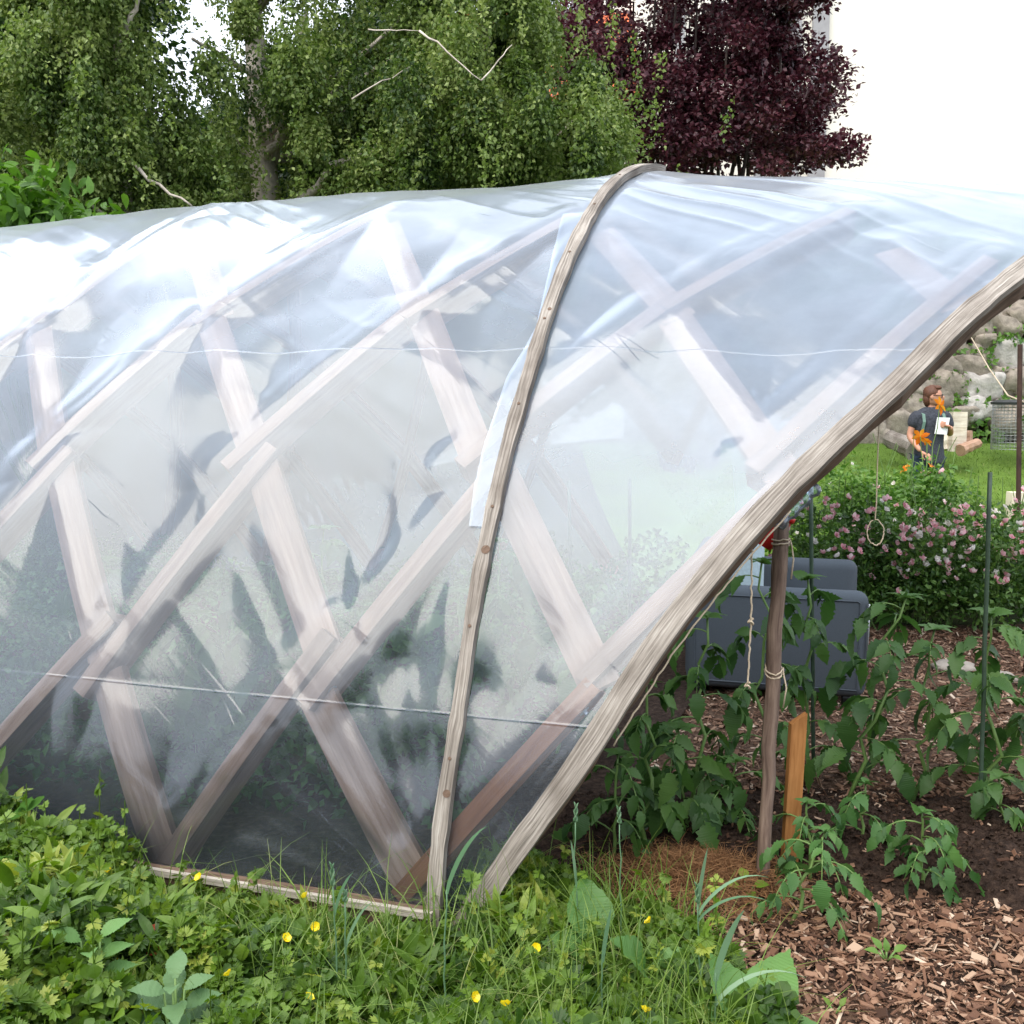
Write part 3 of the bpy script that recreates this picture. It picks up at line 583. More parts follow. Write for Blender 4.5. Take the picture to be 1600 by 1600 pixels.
V2 = V + np.array([0, 0, -.12]); g.add(np.concatenate([V, V2]), [[(0, 1, 2, 3), (3, 2, 5, 4), (7, 6, 9, 8), (8, 9, 10, 11), (6, 7, 1, 0), (7, 8, 2, 1), (8, 11, 5, 2), (9, 6, 0, 3), (10, 9, 3, 4)]], np.concatenate([V, V2])[:, :2]); g.build('roof', M['tile'], hs)
for px in (700, 900):
    c = at_Y(px, 200, 21.5)[0]; g = Geo(); box(g, (c - .45, 21.44, 3.6), (c + .45, 21.5, 5.0)); wn = g.build('window', M['wall_grey'], hs)
    g = Geo(); box(g, (c - .38, 21.43, 3.68), (c + .38, 21.438, 4.92)); g.build('pane', M['glass'], wn)

# ------------------------------------------------------------------ trees
def limb(p0, p1, n=7, wob=.08, droop=0):
    t = np.linspace(0, 1, n)[:, None]; p = np.asarray(p0) + (np.asarray(p1) - np.asarray(p0)) * t
    L = np.linalg.norm(np.asarray(p1) - np.asarray(p0)); p = p + RNG.normal(size=(n, 3)) * wob * L * .5 * np.sin(math.pi * t) ; p[:, 2] -= droop * L * (t[:, 0] ** 2); return p
def tree(name, label, base, H, r0, mats, centres, rads, per, size, T=LEAF, droop=.5, tone=None, limbs=14, group=None, bare=(), trunk_top=None, lean=(0, 0)):
    base = np.asarray(base, float); t = thing(name, label, 'tree', base, group)
    n = 14; top = trunk_top or H * .95; k = np.linspace(0, 1, n)
    tp = base + np.stack([lean[0] * k + .12 * np.sin(k * 5 + base[0]) * k, lean[1] * k, top * k - .1], 1)
    g = Geo(); g.tube(tp, r0 * (1 - .85 * k) * (1 + .25 * np.exp(-k * 18)), 12, wob=.12)
    cs = np.asarray(centres)
    pick = RNG.choice(len(cs), min(limbs, len(cs)), replace=False)
    for i in pick:
        c = cs[i]; hz = np.hypot(*(c[:2] - base[:2])); z0 = np.clip(c[2] - hz * .55 - base[2], .8, top * .9); kk = z0 / top
        s0 = np.array([np.interp(kk, k, tp[:, 0]), np.interp(kk, k, tp[:, 1]), base[2] + z0]); rr = r0 * (1 - .85 * kk) * .38
        g.tube(limb(s0, c, 7, .09), np.linspace(rr, rr * .25, 7), 6)
    for b in bare: g.tube(limb(*b[:2], n=8, wob=.035, droop=b[3] if len(b) > 3 else 0), np.linspace(b[2], b[2] * .4, 8), 6)
    g.build('trunk', mats[0], t, True)
    g = Geo()
    if droop > .6:
        for c_ in cs[RNG.random(len(cs)) < .7]:
            for _ in range(3):
                q = c_ + RNG.normal(size=3) * np.array([.45, .3, .3]); ln = RNG.uniform(.35, 1.0); m_ = int(95 * ln); k_ = RNG.random((m_, 1)); dx = RNG.normal(size=2) * .25
                p_ = q + np.concatenate([dx[0] * k_, dx[1] * k_, -ln * k_], 1) + RNG.normal(size=(m_, 3)) * .035; g.scatter(T, p_, rdir(m_, -.6), rdir(m_, .5, .8), size * (.7 + .7 * RNG.random(m_)), np.clip(RNG.normal(.75, .2) + RNG.normal(size=m_) * .15, 0, 1))
    crown_cloud(g, cs, rads, per, size, T, droop, tone, .22, (.75, .75, 1.1) if droop > .6 else (1, 1, .75)); g.build('crown', mats[1], t)
    return t
GAPS = [(250, 165, 60, 75), (330, 85, 58, 62), (285, 25, 52, 48), (520, 35, 52, 48), (610, 5, 50, 35), (690, 40, 30, 40), (230, 290, 25, 35), (416, 258, 52, 75)]
def px_clumps(polys, Y, dY, n, seed=0):
    """clump centres spread through a crown whose silhouette is given by boxes of the view at depth Y"""
    r = np.random.default_rng(seed); out = []; A = np.array([(b[2] - b[0]) * (b[3] - b[1]) * (b[4] if len(b) > 4 else 1) for b in polys], float); cum = np.cumsum(A / A.sum())
    while len(out) < n:
        b = polys[int(np.searchsorted(cum, r.random()))]; y = Y + (r.random() - .5) * 2 * dY
        x, yy = b[0] + r.random() * (b[2] - b[0]), b[1] + r.random() * (b[3] - b[1])
        if r.random() < .86 and any(((x - gx) / gw) ** 2 + ((yy - gy) / gh_) ** 2 < 1 for gx, gy, gw, gh_ in GAPS): continue
        out.append(at_Y(x, yy, Y) + np.array([0, y - Y, 0]))
    return np.array(out)
# central birch: pale trunk, crown hanging low on both sides, thin in the upper left where the sky shows
c = px_clumps([(330, 190, 640, 330, 1.3), (380, 20, 560, 200, .8), (480, 110, 720, 300, 1), (250, 230, 420, 330, 1), (300, -260, 640, -40, .7), (340, 0, 380, 120, .5), (520, 60, 720, 200, .5)], 13, 1.3, 120, 1)
tree('birch_tree', 'birch with a pale trunk rising behind the greenhouse ridge, crown hanging low', at_Y(462, 305, 13.3) * np.array([1, 1, 0]), 9.5, .30, (M['birch_bark'], M['birch']), c, RNG.uniform(.22, .62, len(c)), 1150, .052, LEAF, .8, RNG.uniform(.05, .95, len(c)), 18,
     bare=[(at_Y(430, 250, 13.2), at_Y(480, 15, 12.6), .05), (at_Y(400, 120, 13.2), at_Y(300, 60, 12.4), .045), (at_Y(420, 200, 13.2), at_Y(620, 90, 12.4), .05)], lean=(-.75, 0))
# left: drooping birch in front of a dense dark tree
c = px_clumps([(20, -60, 190, 260, 1), (100, 150, 270, 330, 1), (0, 60, 120, 200, 1), (60, -250, 260, -40, .5), (170, 90, 330, 230, .35)], 11.3, .7, 95, 2)
tree('birch_tree', 'light green birch with hanging sprays in front of the darkest foliage', at_Y(205, 330, 11.6) * np.array([1, 1, 0]), 9, .12, (M['birch_bark'], M['birch']), c, RNG.uniform(.2, .5, len(c)), 1000, .050, LEAF, 1.0, RNG.uniform(.25, 1.0, len(c)), 12,
     bare=[(at_Y(195, 55, 11.2), at_Y(222, -15, 11.1), .035), (at_Y(180, 240, 11), at_Y(300, 322, 10.8), .025), (at_Y(130, 200, 11), at_Y(100, 60, 11), .03)])
c = px_clumps([(-160, -120, 190, 330, 1.2), (100, 200, 300, 330, 1.0), (-200, -350, 150, -60, .5), (150, -120, 240, 120, .4)], 14.2, 1.2, 120, 3)
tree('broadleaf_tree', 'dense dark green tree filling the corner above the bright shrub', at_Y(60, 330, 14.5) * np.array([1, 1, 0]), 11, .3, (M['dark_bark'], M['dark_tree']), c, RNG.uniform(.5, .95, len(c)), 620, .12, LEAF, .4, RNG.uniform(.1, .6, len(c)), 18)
# right: full green tree next to the purple one
c = px_clumps([(650, -80, 850, 290, 1.2), (780, 150, 965, 275, 1.3), (820, 30, 880, 160, 1), (620, 100, 760, 300, 1), (900, 120, 975, 250, .5), (640, -300, 850, -60, .5)], 12.2, 1.2, 125, 4)
tree('birch_tree', 'full leafy green birch beside the purple tree, bare forked twig in its crown', at_Y(760, 330, 12.8) * np.array([1, 1, 0]), 9.5, .16, (M['birch_bark'], M['birch']), c, RNG.uniform(.2, .52, len(c)), 1150, .050, LEAF, .8, RNG.uniform(.1, 1.0, len(c)), 16,
     bare=[(at_Y(575, 46, 10.9), at_Y(655, 48, 10.8), .008), (at_Y(655, 48, 10.8), at_Y(752, 126, 10.7), .012), (at_Y(752, 126, 10.7), at_Y(800, 70, 10.8), .010), (at_Y(550, 155, 11), at_Y(640, 105, 11), .010)])
c = px_clumps([(560, 60, 760, 330, 1), (430, 200, 640, 340, 1), (700, 150, 860, 330, 1), (560, -60, 640, 80, .3)], 16, 1.0, 95, 5)
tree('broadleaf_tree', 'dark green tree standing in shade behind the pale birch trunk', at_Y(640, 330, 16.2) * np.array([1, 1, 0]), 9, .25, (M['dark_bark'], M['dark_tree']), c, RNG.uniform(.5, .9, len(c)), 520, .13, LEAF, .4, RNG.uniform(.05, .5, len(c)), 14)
c = px_clumps([(180, 190, 460, 345, 1)], 17.5, 1.0, 45, 6)
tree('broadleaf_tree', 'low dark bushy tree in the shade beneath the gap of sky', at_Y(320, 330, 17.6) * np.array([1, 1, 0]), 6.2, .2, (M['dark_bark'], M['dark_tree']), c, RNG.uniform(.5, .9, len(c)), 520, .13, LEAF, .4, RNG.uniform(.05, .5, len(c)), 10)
# purple tree: many dark upright stems, ragged right side
pb = at_Y(1085, 330, 16.5) * np.array([1, 1, 0]); pt = thing('purple_leaved_tree', 'dark purple leaved tree with many upright stems in front of the cream building', 'tree', pb)
c = px_clumps([(880, -60, 1220, 230, 1.1), (1150, -20, 1275, 250, .75), (930, 130, 1200, 250, .8), (860, 20, 940, 130, 1), (920, -300, 1260, -40, .6), (1220, 30, 1310, 240, .35), (930, 215, 1280, 300, .7)], 16.5, 1.5, 235, 7)
g = Geo()
for i in range(26):
    tx = 930 + i * 11.5; q = at_Y(tx, RNG.uniform(-60, 90), 16.5 + RNG.uniform(-.8, .8)); s0 = pb + np.array([RNG.normal() * .3, RNG.normal() * .3, .1])
    n = 9; k = np.linspace(0, 1, n)[:, None]; mid = s0 + (q - s0) * k + np.array([1, 0, 0]) * ((q - s0)[0] * .35) * np.sin(math.pi * k) + RNG.normal(size=(n, 3)) * .05
    g.tube(mid, np.linspace(.065, .015, n), 6)
g.build('trunk', M['dark_bark'], pt, True)
g = Geo(); crown_cloud(g, c, RNG.uniform(.22, .56, len(c)), 330, .08, LEAF, .1, RNG.uniform(.1, .8, len(c)))
tips = c[c[:, 0] > at_Y(1215, 0, 16.5)[0]]; 
for q in tips:
    e = q + np.array([RNG.uniform(.2, .6), RNG.normal() * .2, RNG.uniform(.0, .3)]); k = RNG.random((50, 1)); p = q + (e - q) * k + RNG.normal(size=(50, 3)) * .06
    g.scatter(LEAF, p, nrm(e - q + RNG.normal(size=(50, 3)) * .4), rdir(50, 1, .5), .085 * (.6 + .7 * RNG.random(50)), RNG.uniform(.2, .9, 50))
g.build('crown', M['purple'], pt)
# bright compound-leaved shrub beyond the vault
sb = at_Y(45, 350, 9.6) * np.array([1, 1, 0]); sh = thing('leafy_shrub', 'bright green leafy shrub rising just behind the film at the ridge', 'shrub', sb)
c = px_clumps([(-60, 300, 100, 360, 1), (20, 285, 80, 330, .8), (90, 330, 150, 350, .4), (-80, 340, 120, 470, .6)], 9.6, .4, 60, 8)
g = Geo()
for q in c[:16]: g.tube(limb(sb + RNG.normal(size=3) * np.array([.1, .1, 0]), q, 6, .08), np.linspace(.025, .008, 6), 6)
g.build('stem', M['stem'], sh, True)
g = Geo(); pp = np.repeat(c, 46, 0) + RNG.normal(size=(len(c) * 46, 3)) * np.array([.2, .2, .12]); n = len(pp)
g.scatter(leaflet(6, .22, .05, .3), pp, nrm(RNG.normal(size=(n, 3)) + np.array([0, 0, -.25])), rdir(n, 1.2, .6), RNG.uniform(.10, .19, n), RNG.random(n)); g.build('foliage', M['shrub'], sh)
# woodland behind the viewer, which the film mirrors
c = np.stack([RNG.uniform(-22, 22, 420), RNG.uniform(-15, -10.5, 420), RNG.uniform(.3, 1, 420)], 1); c[:, 2] *= 4.9 + 1.2 * vnoise(c[:, 0] * .35, 0 * c[:, 0], 44)
g = Geo(); crown_cloud(g, c, 1.3, 130, .34, LEAF2, .3, RNG.uniform(.1, .7, 420))
for x in np.linspace(-20, 20, 15): g.tube([(x, -12.5, -.1), (x + .2, -12.6, 6)], [.25, .1], 8)
tag(g.build('treeline', M['dark_tree']), 'dark wood on the far side of the garden, mirrored in the film', 'trees', kind='stuff')

# ------------------------------------------------------------------ boulder wall, plants on it, things on the lawn
wl = thing('boulder_wall', 'dry wall of big granite boulders with greenery in the joints behind the lawn', 'wall', (7, 18.6, .86))
g = Geo(); X, Z = np.meshgrid(np.linspace(3.5, 15.5, 60), np.linspace(.5, 4.6, 24)); Yv = 18.95 + .2 * vnoise(X * 2, Z * 2, 9) + .25 * (Z - .8); V = np.stack([X, Yv, Z], 2).reshape(-1, 3)
i = np.arange(60 * 24).reshape(24, 60); g.add(V, [np.stack([i[:-1, :-1], i[:-1, 1:], i[1:, 1:], i[1:, :-1]], 2).reshape(-1, 4)], V[:, [0, 2]])
g.add(np.array([(3.5, 19.9, 4.6), (15.5, 19.9, 4.6), (15.5, 25, 4.7), (3.5, 25, 4.7)]), [[(0, 1, 2, 3)]]); g.build('earth_backing', M['soil'], wl, True)
BOUL = [(1522, 566, 36, 24), (1545, 607, 40, 22), (1476, 612, 33, 28), (1478, 573, 26, 17), (1588, 555, 28, 26), (1540, 505, 34, 20), (1590, 500, 26, 20), (1432, 645, 30, 32), (1400, 668, 26, 28), (1535, 640, 26, 17), (1512, 638, 10, 11),
        (1575, 650, 24, 22), (1440, 596, 24, 20), (1495, 535, 24, 18), (1505, 655, 22, 20), (1555, 535, 20, 14), (1380, 640, 26, 24), (1568, 583, 13, 9), (1560, 470, 34, 20), (1610, 600, 28, 22), (1355, 690, 28, 26)]
k = 0
for (px, py, rx, ry) in BOUL:
    c = at_Y(px, py, 18.6); c[1] = 18.75 + .22 * (c[2] - .8); sc_ = 18.6 / 1600; g = Geo(); k += 1
    blob(g, c, (rx * sc_ * 1.12, .34, ry * sc_ * 1.15), 22, 14, .34, k, p=.58); g.build('boulder', M['stone_light'] if k in (2, 5, 10, 11) else M['stone'], wl, True)
for r_, zz in enumerate((1.05, 1.6, 2.15, 2.7, 3.25, 3.8)):
    x = 3.9 + .3 * (r_ % 2)
    while x < 14.6:
        wd = random.uniform(.3, .46)
        if not (6.3 < x < 9.6 and zz < 3.1):
            g = Geo(); k += 1; blob(g, (x + wd, 18.75 + .22 * (zz - .8), zz), (wd * 1.05, .34, random.uniform(.24, .32)), 14, 9, .34, k, p=.6); g.build('boulder', M['stone'], wl, True)
        x += wd * 2
g = Geo(); n = 5200; px = RNG.uniform(1280, 1680, n); py = RNG.uniform(455, 712, n); keep = vnoise(px / 26, py / 22, 51) > .47
for (bx, by, rx, ry) in BOUL: keep &= (((px - bx) / (rx * .8)) ** 2 + ((py - by) / (ry * .8)) ** 2 > 1) | (RNG.random(n) < .03)
P = np.array([at_Y(a, b, 18.45) for a, b in zip(px[keep], py[keep])]); P[:, 1] += .2 * (P[:, 2] - .8) + RNG.normal(size=len(P)) * .06
g.scatter(LEAF, P, rdir(len(P), -.3), nrm(np.array([0, -1, .6]) + RNG.normal(size=(len(P), 3)) * .5), RNG.uniform(.07, .16, len(P)), RNG.random(len(P)) ** .8)
tag(g.build('wall_plants', M['bed_leaf']), 'green creepers and weeds in the joints of the boulder wall', 'plants', kind='stuff')
def log(name, label, a, b, r0, r1, mat, half=False):
    g = Geo(); a = np.asarray(a, float); b = np.asarray(b, float); n = 8; p = limb(a, b, n, .02); g.tube(p, np.linspace(r0, r1, n) * (1 + .15 * RNG.random(n)), 9, wob=.2)
    return recentre(tag(g.build(name, mat), label, 'log'), a)
lg = lambda px, py, Y: at_Y(px, py, Y)
log('driftwood_log', 'grey driftwood log lying on the lawn against the wall foot', lg(1387, 684, 16.6), lg(1428, 702, 16.2), .13, .16, M['wood_grey'])
log('driftwood_log', 'thin grey branch stub leaning on the driftwood log', lg(1412, 690, 16.9), lg(1432, 670, 16.9), .06, .05, M['wood_grey'])
g = Geo(); c = lg(1494, 700, 16.0); box(g, (c[0] - .11, 15.9, c[2] - .05), (c[0] + .11, 16.08, c[2] + .56)); g.data
o = g.build('split_log', M['wood_pale']); tag(o, 'tall white split log standing upright behind the person', 'log')
log('split_log', 'broad pale split log leaning beside the tall white one', lg(1478, 703, 16.2), lg(1474, 655, 16.3), .17, .15, M['wood_pale'])
log('split_log', 'short pinkish split log standing close to the tall white one', lg(1509, 700, 16.2), lg(1509, 673, 16.2), .10, .09, M['wood_lam'])
log('split_log', 'pale split log lying on the grass in front of the upright pieces', lg(1500, 704, 15.8), lg(1528, 692, 16.0), .09, .07, M['wood_lam'])
bc = at_Y(1592, 703, 16.6); bn = thing('compost_bin', 'round wire mesh bin with a dark lid by the boulder wall', 'bin', bc)
g = Geo(); hgt = .74; rr = .42; th = np.linspace(0, 2 * math.pi, 41)
for zz in np.linspace(.02, hgt, 14): g.tube(np.stack([bc[0] + rr * np.cos(th), bc[1] + rr * np.sin(th), np.full(41, bc[2] + zz)], 1), .004, 4, cap=False)
for t_ in th[:-1]: g.tube([(bc[0] + rr * math.cos(t_), bc[1] + rr * math.sin(t_), bc[2]), (bc[0] + rr * math.cos(t_), bc[1] + rr * math.sin(t_), bc[2] + hgt)], .004, 4, cap=False)
g.build('mesh_cage', M['metal'], bn)
g = Geo(); g.tube([bc + UP * (hgt - .01), bc + UP * (hgt + .03), bc + UP * (hgt + .07)], [.45, .46, .36], 24); g.build('lid', M['dark_metal'], bn)

# ------------------------------------------------------------------ the person
def ev_mesh(o):
    dg = bpy.context.evaluated_depsgraph_get(); return bpy.data.meshes.new_from_object(o.evaluated_get(dg))
def skin_chain(verts, edges, rad, sub=2):
    me = bpy.data.meshes.new('tmp'); me.from_pydata([tuple(v) for v in verts], edges, []); o = bpy.data.objects.new('tmp', me); COL.objects.link(o)
    md = o.modifiers.new('s', 'SKIN')
    for i, r_ in enumerate(rad): me.skin_vertices[0].data[i].radius = (r_, r_) if np.isscalar(r_) else r_
    me.skin_vertices[0].data[0].use_root = True
    ss = o.modifiers.new('b', 'SUBSURF'); ss.levels = sub; ss.render_levels = sub
    m2 = ev_mesh(o); COL.objects.unlink(o); bpy.data.objects.remove(o)
    bm = bmesh.new(); bm.from_mesh(m2); bmesh.ops.delete(bm, geom=[v for v in bm.verts if not v.link_faces], context='VERTS'); bmesh.ops.holes_fill(bm, edges=[e for e in bm.edges if e.is_boundary], sides=0); bmesh.ops.recalc_face_normals(bm, faces=bm.faces[:])
    if bm.calc_volume(signed=True) < 0: bmesh.ops.reverse_faces(bm, faces=bm.faces[:])
    bm.to_mesh(m2); bm.free(); return m2
def join_remesh(meshes, vox, smooth=6):
    V = []; P = []; n = 0
    for m in meshes:
        v = np.empty(len(m.vertices) * 3); m.vertices.foreach_get('co', v); V.append(v.reshape(-1, 3)); P += [[i + n for i in p.vertices] for p in m.polygons]; n += len(m.vertices)
    me = bpy.data.meshes.new('tmp'); me.from_pydata(np.concatenate(V).tolist(), [], P); o = bpy.data.objects.new('tmp', me); COL.objects.link(o)
    r_ = o.modifiers.new('r', 'REMESH'); r_.mode = 'VOXEL'; r_.voxel_size = vox; s_ = o.modifiers.new('s', 'SMOOTH'); s_.iterations = smooth; s_.factor = .5
    m2 = ev_mesh(o); COL.objects.unlink(o); bpy.data.objects.remove(o)
    bm = bmesh.new(); bm.from_mesh(m2); seen = set(); best = []
    for v in bm.verts:
        if v in seen: continue
        st_k = [v]; seen.add(v); isl = []
        while st_k:
            a = st_k.pop(); isl.append(a)
            for e in a.link_edges:
                b = e.other_vert(a)
                if b not in seen: seen.add(b); st_k.append(b)
        best.append(isl)
    best.sort(key=len)
    for isl in best[:-1]: bmesh.ops.delete(bm, geom=isl, context='VERTS')
    bm.to_mesh(m2); bm.free()
    m2.polygons.foreach_set('use_smooth', np.ones(len(m2.polygons), bool)); return m2
pp_ = at_Y(1454, 640, 12.4); pp_[2] = float(terr(pp_[0], 12.4))
person = thing('person', 'person in dark checked shirt and jeans holding a white paper, looking aside on the lawn', 'person', pp_)
person['label'] = 'person in dark checked shirt and jeans holding a white paper on the lawn'
HT = R(62)                                                            # the head is turned to the viewer's right
def hd(x, y, z):                                                       # head space: x to its own left, y backwards
    return (math.cos(HT) * x - math.sin(HT) * y + .015, math.sin(HT) * x + math.cos(HT) * y - .03, z)
vb = [(0, 0, .92), (0, .0, 1.06), (0, .01, 1.24), (0, .01, 1.36), (.004, -.005, 1.44), (.01, -.02, 1.50),
      (-.17, .0, 1.36), (-.245, .0, 1.10), (-.17, -.19, .93), (.17, .0, 1.36), (.245, -.02, 1.12), (.17, -.2, 1.22),
      (-.09, 0, .84), (-.1, -.02, .47), (-.1, .02, .09), (-.115, -.13, .035), (.09, 0, .84), (.1, -.02, .47), (.1, .02, .09), (.115, -.13, .035)]
eb = [(0, 1), (1, 2), (2, 3), (3, 4), (4, 5), (3, 6), (6, 7), (7, 8), (3, 9), (9, 10), (10, 11), (0, 12), (12, 13), (13, 14), (14, 15), (0, 16), (16, 17), (17, 18), (18, 19)]
rb = [.13, .12, .125, .08, .05, .055, .05, .043, .028, .05, .043, .028, .09, .06, .042, .035, .09, .06, .042, .035]
body = [skin_chain(vb, eb, rb)]
gh_ = Geo(); blob(gh_, hd(0, 0, 1.585), (.078, .098, .118), 24, 16, .02, 3, rot=HT)                # skull
blob(gh_, hd(0, -.055, 1.525), (.055, .05, .055), 14, 10, .0, 3, rot=HT)                            # jaw
blob(gh_, hd(0, -.108, 1.567), (.014, .022, .026), 10, 8, .0, 3, rot=HT)                            # nose
blob(gh_, hd(0, -.098, 1.525), (.024, .012, .010), 10, 8, .0, 3, rot=HT)                            # lips
for s_ in (-1, 1): blob(gh_, hd(.08 * s_, .008, 1.575), (.012, .024, .032), 10, 8, .0, 3, rot=HT)   # ears
body.append(gh_.data('tmp', M['skin']))
def hand(wr, dirv, palm_n, curl):
    wr = np.array(wr); d = nrm(dirv); nn = nrm(palm_n); s_ = np.cross(d, nn); v = [wr, wr + d * .04, wr + d * .085]; e = [(0, 1), (1, 2)]; r_ = [.026, .032, .03]; out = [skin_chain(v, e, [(.026, .02), (.036, .018), (.036, .016)], 1)]
    for j, (off, ln) in enumerate(((-.03, .07), (-.01, .08), (.01, .075), (.03, .06))):
        b0 = wr + d * .075 + s_ * off; p1 = b0 + d * ln * .5 + nn * curl * ln * .25; p2 = p1 + d * ln * .25 + nn * curl * ln * .5
        out.append(skin_chain([b0, p1, p2], [(0, 1), (1, 2)], [.012, .011, .009], 1))
    b0 = wr + d * .03 - s_ * .03; p1 = b0 + d * .035 - s_ * .025 + nn * curl * .02; p2 = p1 + d * .03 + nn * curl * .02
    out.append(skin_chain([b0, p1, p2], [(0, 1), (1, 2)], [.012, .010, .008], 1)); return out
body += hand((-.17, -.19, .93), (.55, -.5, -.4), (.3, .4, -.6), 1.0)
body += hand((.17, -.2, 1.22), (-.85, -.15, .25), (0, .9, .1), .9)
bm_ = join_remesh(body, .0075); bm_.transform(Matrix.Translation(Vector(pp_))); bm_.materials.clear(); bm_.materials.append(M['skin']); link('body', bm_, person)
def rings(lst, seg=22):
    g = Geo(); ang = np.arange(seg) * 2 * math.pi / seg; V = []
    for cx, cy, z, rx, ry in lst: V.append(np.stack([cx + rx * np.cos(ang), cy + ry * np.sin(ang) , np.full(seg, z)], 1))
    V = np.concatenate(V); n = len(lst); q = [(k * seg + j, k * seg + (j + 1) % seg, (k + 1) * seg + (j + 1) % seg, (k + 1) * seg + j) for k in range(n - 1) for j in range(seg)]
    g.add(V, [q, [list(range(seg))[::-1]], [[(n - 1) * seg + j for j in range(seg)]]]); return g.data('tmp', M['shirt'])
sh_ = [rings([(0.02, .0, .78, .18, .15), (0.01, .0, .86, .178, .15), (0, .0, 1.0, .168, .14), (0, .0, 1.12, .17, .14), (0, .005, 1.26, .195, .148), (0, .01, 1.36, .19, .135), (0, .01, 1.425, .13, .105), (0, .0, 1.455, .075, .075)]),
       skin_chain([(-.10, .01, 1.35), (-.185, .0, 1.345), (-.225, 0, 1.18)], [(0, 1), (1, 2)], [.095, .092, .078]), skin_chain([(.10, .01, 1.35), (.185, .0, 1.345), (.225, -.01, 1.18)], [(0, 1), (1, 2)], [.095, .092, .078])]
m_ = join_remesh(sh_, .012, 4); m_.transform(Matrix.Translation(Vector(pp_))); m_.materials.clear(); m_.materials.append(M['jeans'] if 0 else plain('dark_shirt_cloth', (.042, .047, .062), .9, .5, 45, .2)); link('shirt', m_, person)
tr_ = [skin_chain([(0, 0, .93), (-.09, 0, .82), (-.1, -.015, .47), (-.1, .015, .1), (.09, 0, .82), (.1, -.015, .47), (.1, .015, .1)], [(0, 1), (1, 2), (2, 3), (0, 4), (4, 5), (5, 6)], [.15, .105, .08, .075, .105, .08, .075])]
m_ = join_remesh(tr_, .014, 4); m_.transform(Matrix.Translation(Vector(pp_))); m_.materials.clear(); m_.materials.append(M['jeans']); link('jeans', m_, person)
g = Geo(); blob(g, np.array(hd(0, .022, 1.615)) + pp_, (.088, .098, .102), 22, 14, .10, 5, rot=HT); blob(g, np.array(hd(0, .06, 1.545)) + pp_, (.07, .055, .085), 14, 9, .15, 6, rot=HT)
blob(g, np.array(hd(0, -.04, 1.685)) + pp_, (.06, .05, .03), 14, 9, .15, 8, rot=HT); g.build('hair', M['hair'], person, True)
g = Geo()
for s_ in (-1, 1):
    th = np.linspace(0, 2 * math.pi, 17); g.tube([np.array(hd(.034 * s_ + .027 * math.cos(a), -.1, 1.59 + .018 * math.sin(a))) + pp_ for a in th], .004, 5, cap=False)
    g.tube([np.array(hd(.062 * s_, -.098, 1.594)) + pp_, np.array(hd(.084 * s_, .0, 1.594)) + pp_], .004, 5)
g.tube([np.array(hd(-.008, -.102, 1.594)) + pp_, np.array(hd(.008, -.102, 1.594)) + pp_], .004, 5); g.build('glasses', M['black'], person)
g = Geo()
for s_ in (-1, 1): g = Geo(); g.bar(np.array([(s_ * .115, .02, 1.425), (s_ * .12, -.10, 1.37), (s_ * .125, -.147, 1.28), (s_ * .14, -.13, 1.15)]) + pp_, np.array([1, 0, 0.]), nrm(np.array([(0, 0, 1), (0, -.7, .7), (0, -1, .1), (0, -1, 0.)])), .035, .006); g.build('backpack_strap', M['strap'], person)
g = Geo(); V = np.array([(-.02, -.2, 1.14), (.13, -.19, 1.13), (.165, -.175, 1.33), (.01, -.185, 1.335)]) + pp_; V = np.concatenate([V, V + np.array([0, .008, 0])])
g.add(V, [[(0, 1, 2, 3), (7, 6, 5, 4), (0, 4, 5, 1), (1, 5, 6, 2), (2, 6, 7, 3), (3, 7, 4, 0)]]); o = g.build('paper_sheet', M['paper']); tag(recentre(o, pp_ + np.array([.07, -.19, 1.13])), "white folded paper held in the standing person's hand", 'paper')

# ------------------------------------------------------------------ flower bed: roses, day lilies and the rest
def flower(petals, size, mat, seed, cup=.5, wid=.42):
    g = Geo(); r = np.random.default_rng(seed); T = leaflet(5, wid, 0, -cup, 0, .6, .3)
    for lay, (npet, k) in enumerate(petals):
        a = np.arange(npet) * 2 * math.pi / npet + lay * .5; d = np.stack([np.cos(a), np.sin(a), np.full(npet, .25 + .7 * lay)], 1)
        g.scatter(T, np.zeros((npet, 3)) + np.array([0, 0, .1 * size * lay]), d, np.tile([0, 0, 1.], (npet, 1)) + r.normal(size=(npet, 3)) * .15, size * k * (.9 + .2 * r.random(npet)), np.clip(.5 + .4 * r.normal(size=npet), 0, 1))
    return g.data('flower', mat, True)
ROSES = [flower([(5, 1), (5, .75), (4, .5)], .036, M['pink'], s_) for s_ in range(3)] + [flower([(5, 1), (5, .75)], .032, M['white_petal'], 14)]
LILY = flower([(6, 1), (3, .6)], .085, M['orange_petal'], 9, -.25, .26); WHITE = flower([(6, 1), (5, .7)], .03, M['white_petal'], 10)
def put(me, name, loc, parent=None, rz=None, tilt=.5, sc_=1.0):
    o = bpy.data.objects.new(name, me); COL.objects.link(o)
    if parent is not None: o.parent = parent; o.matrix_parent_inverse = Matrix.Translation(-parent.location)
    o.location = Vector([float(v) for v in loc]); o.rotation_euler = (random.uniform(.1, 1) * tilt + (.5 if tilt > .4 else 0), random.uniform(-1, 1) * tilt, random.uniform(0, 6.3) if rz is None else rz); o.scale = (sc_,) * 3; return o
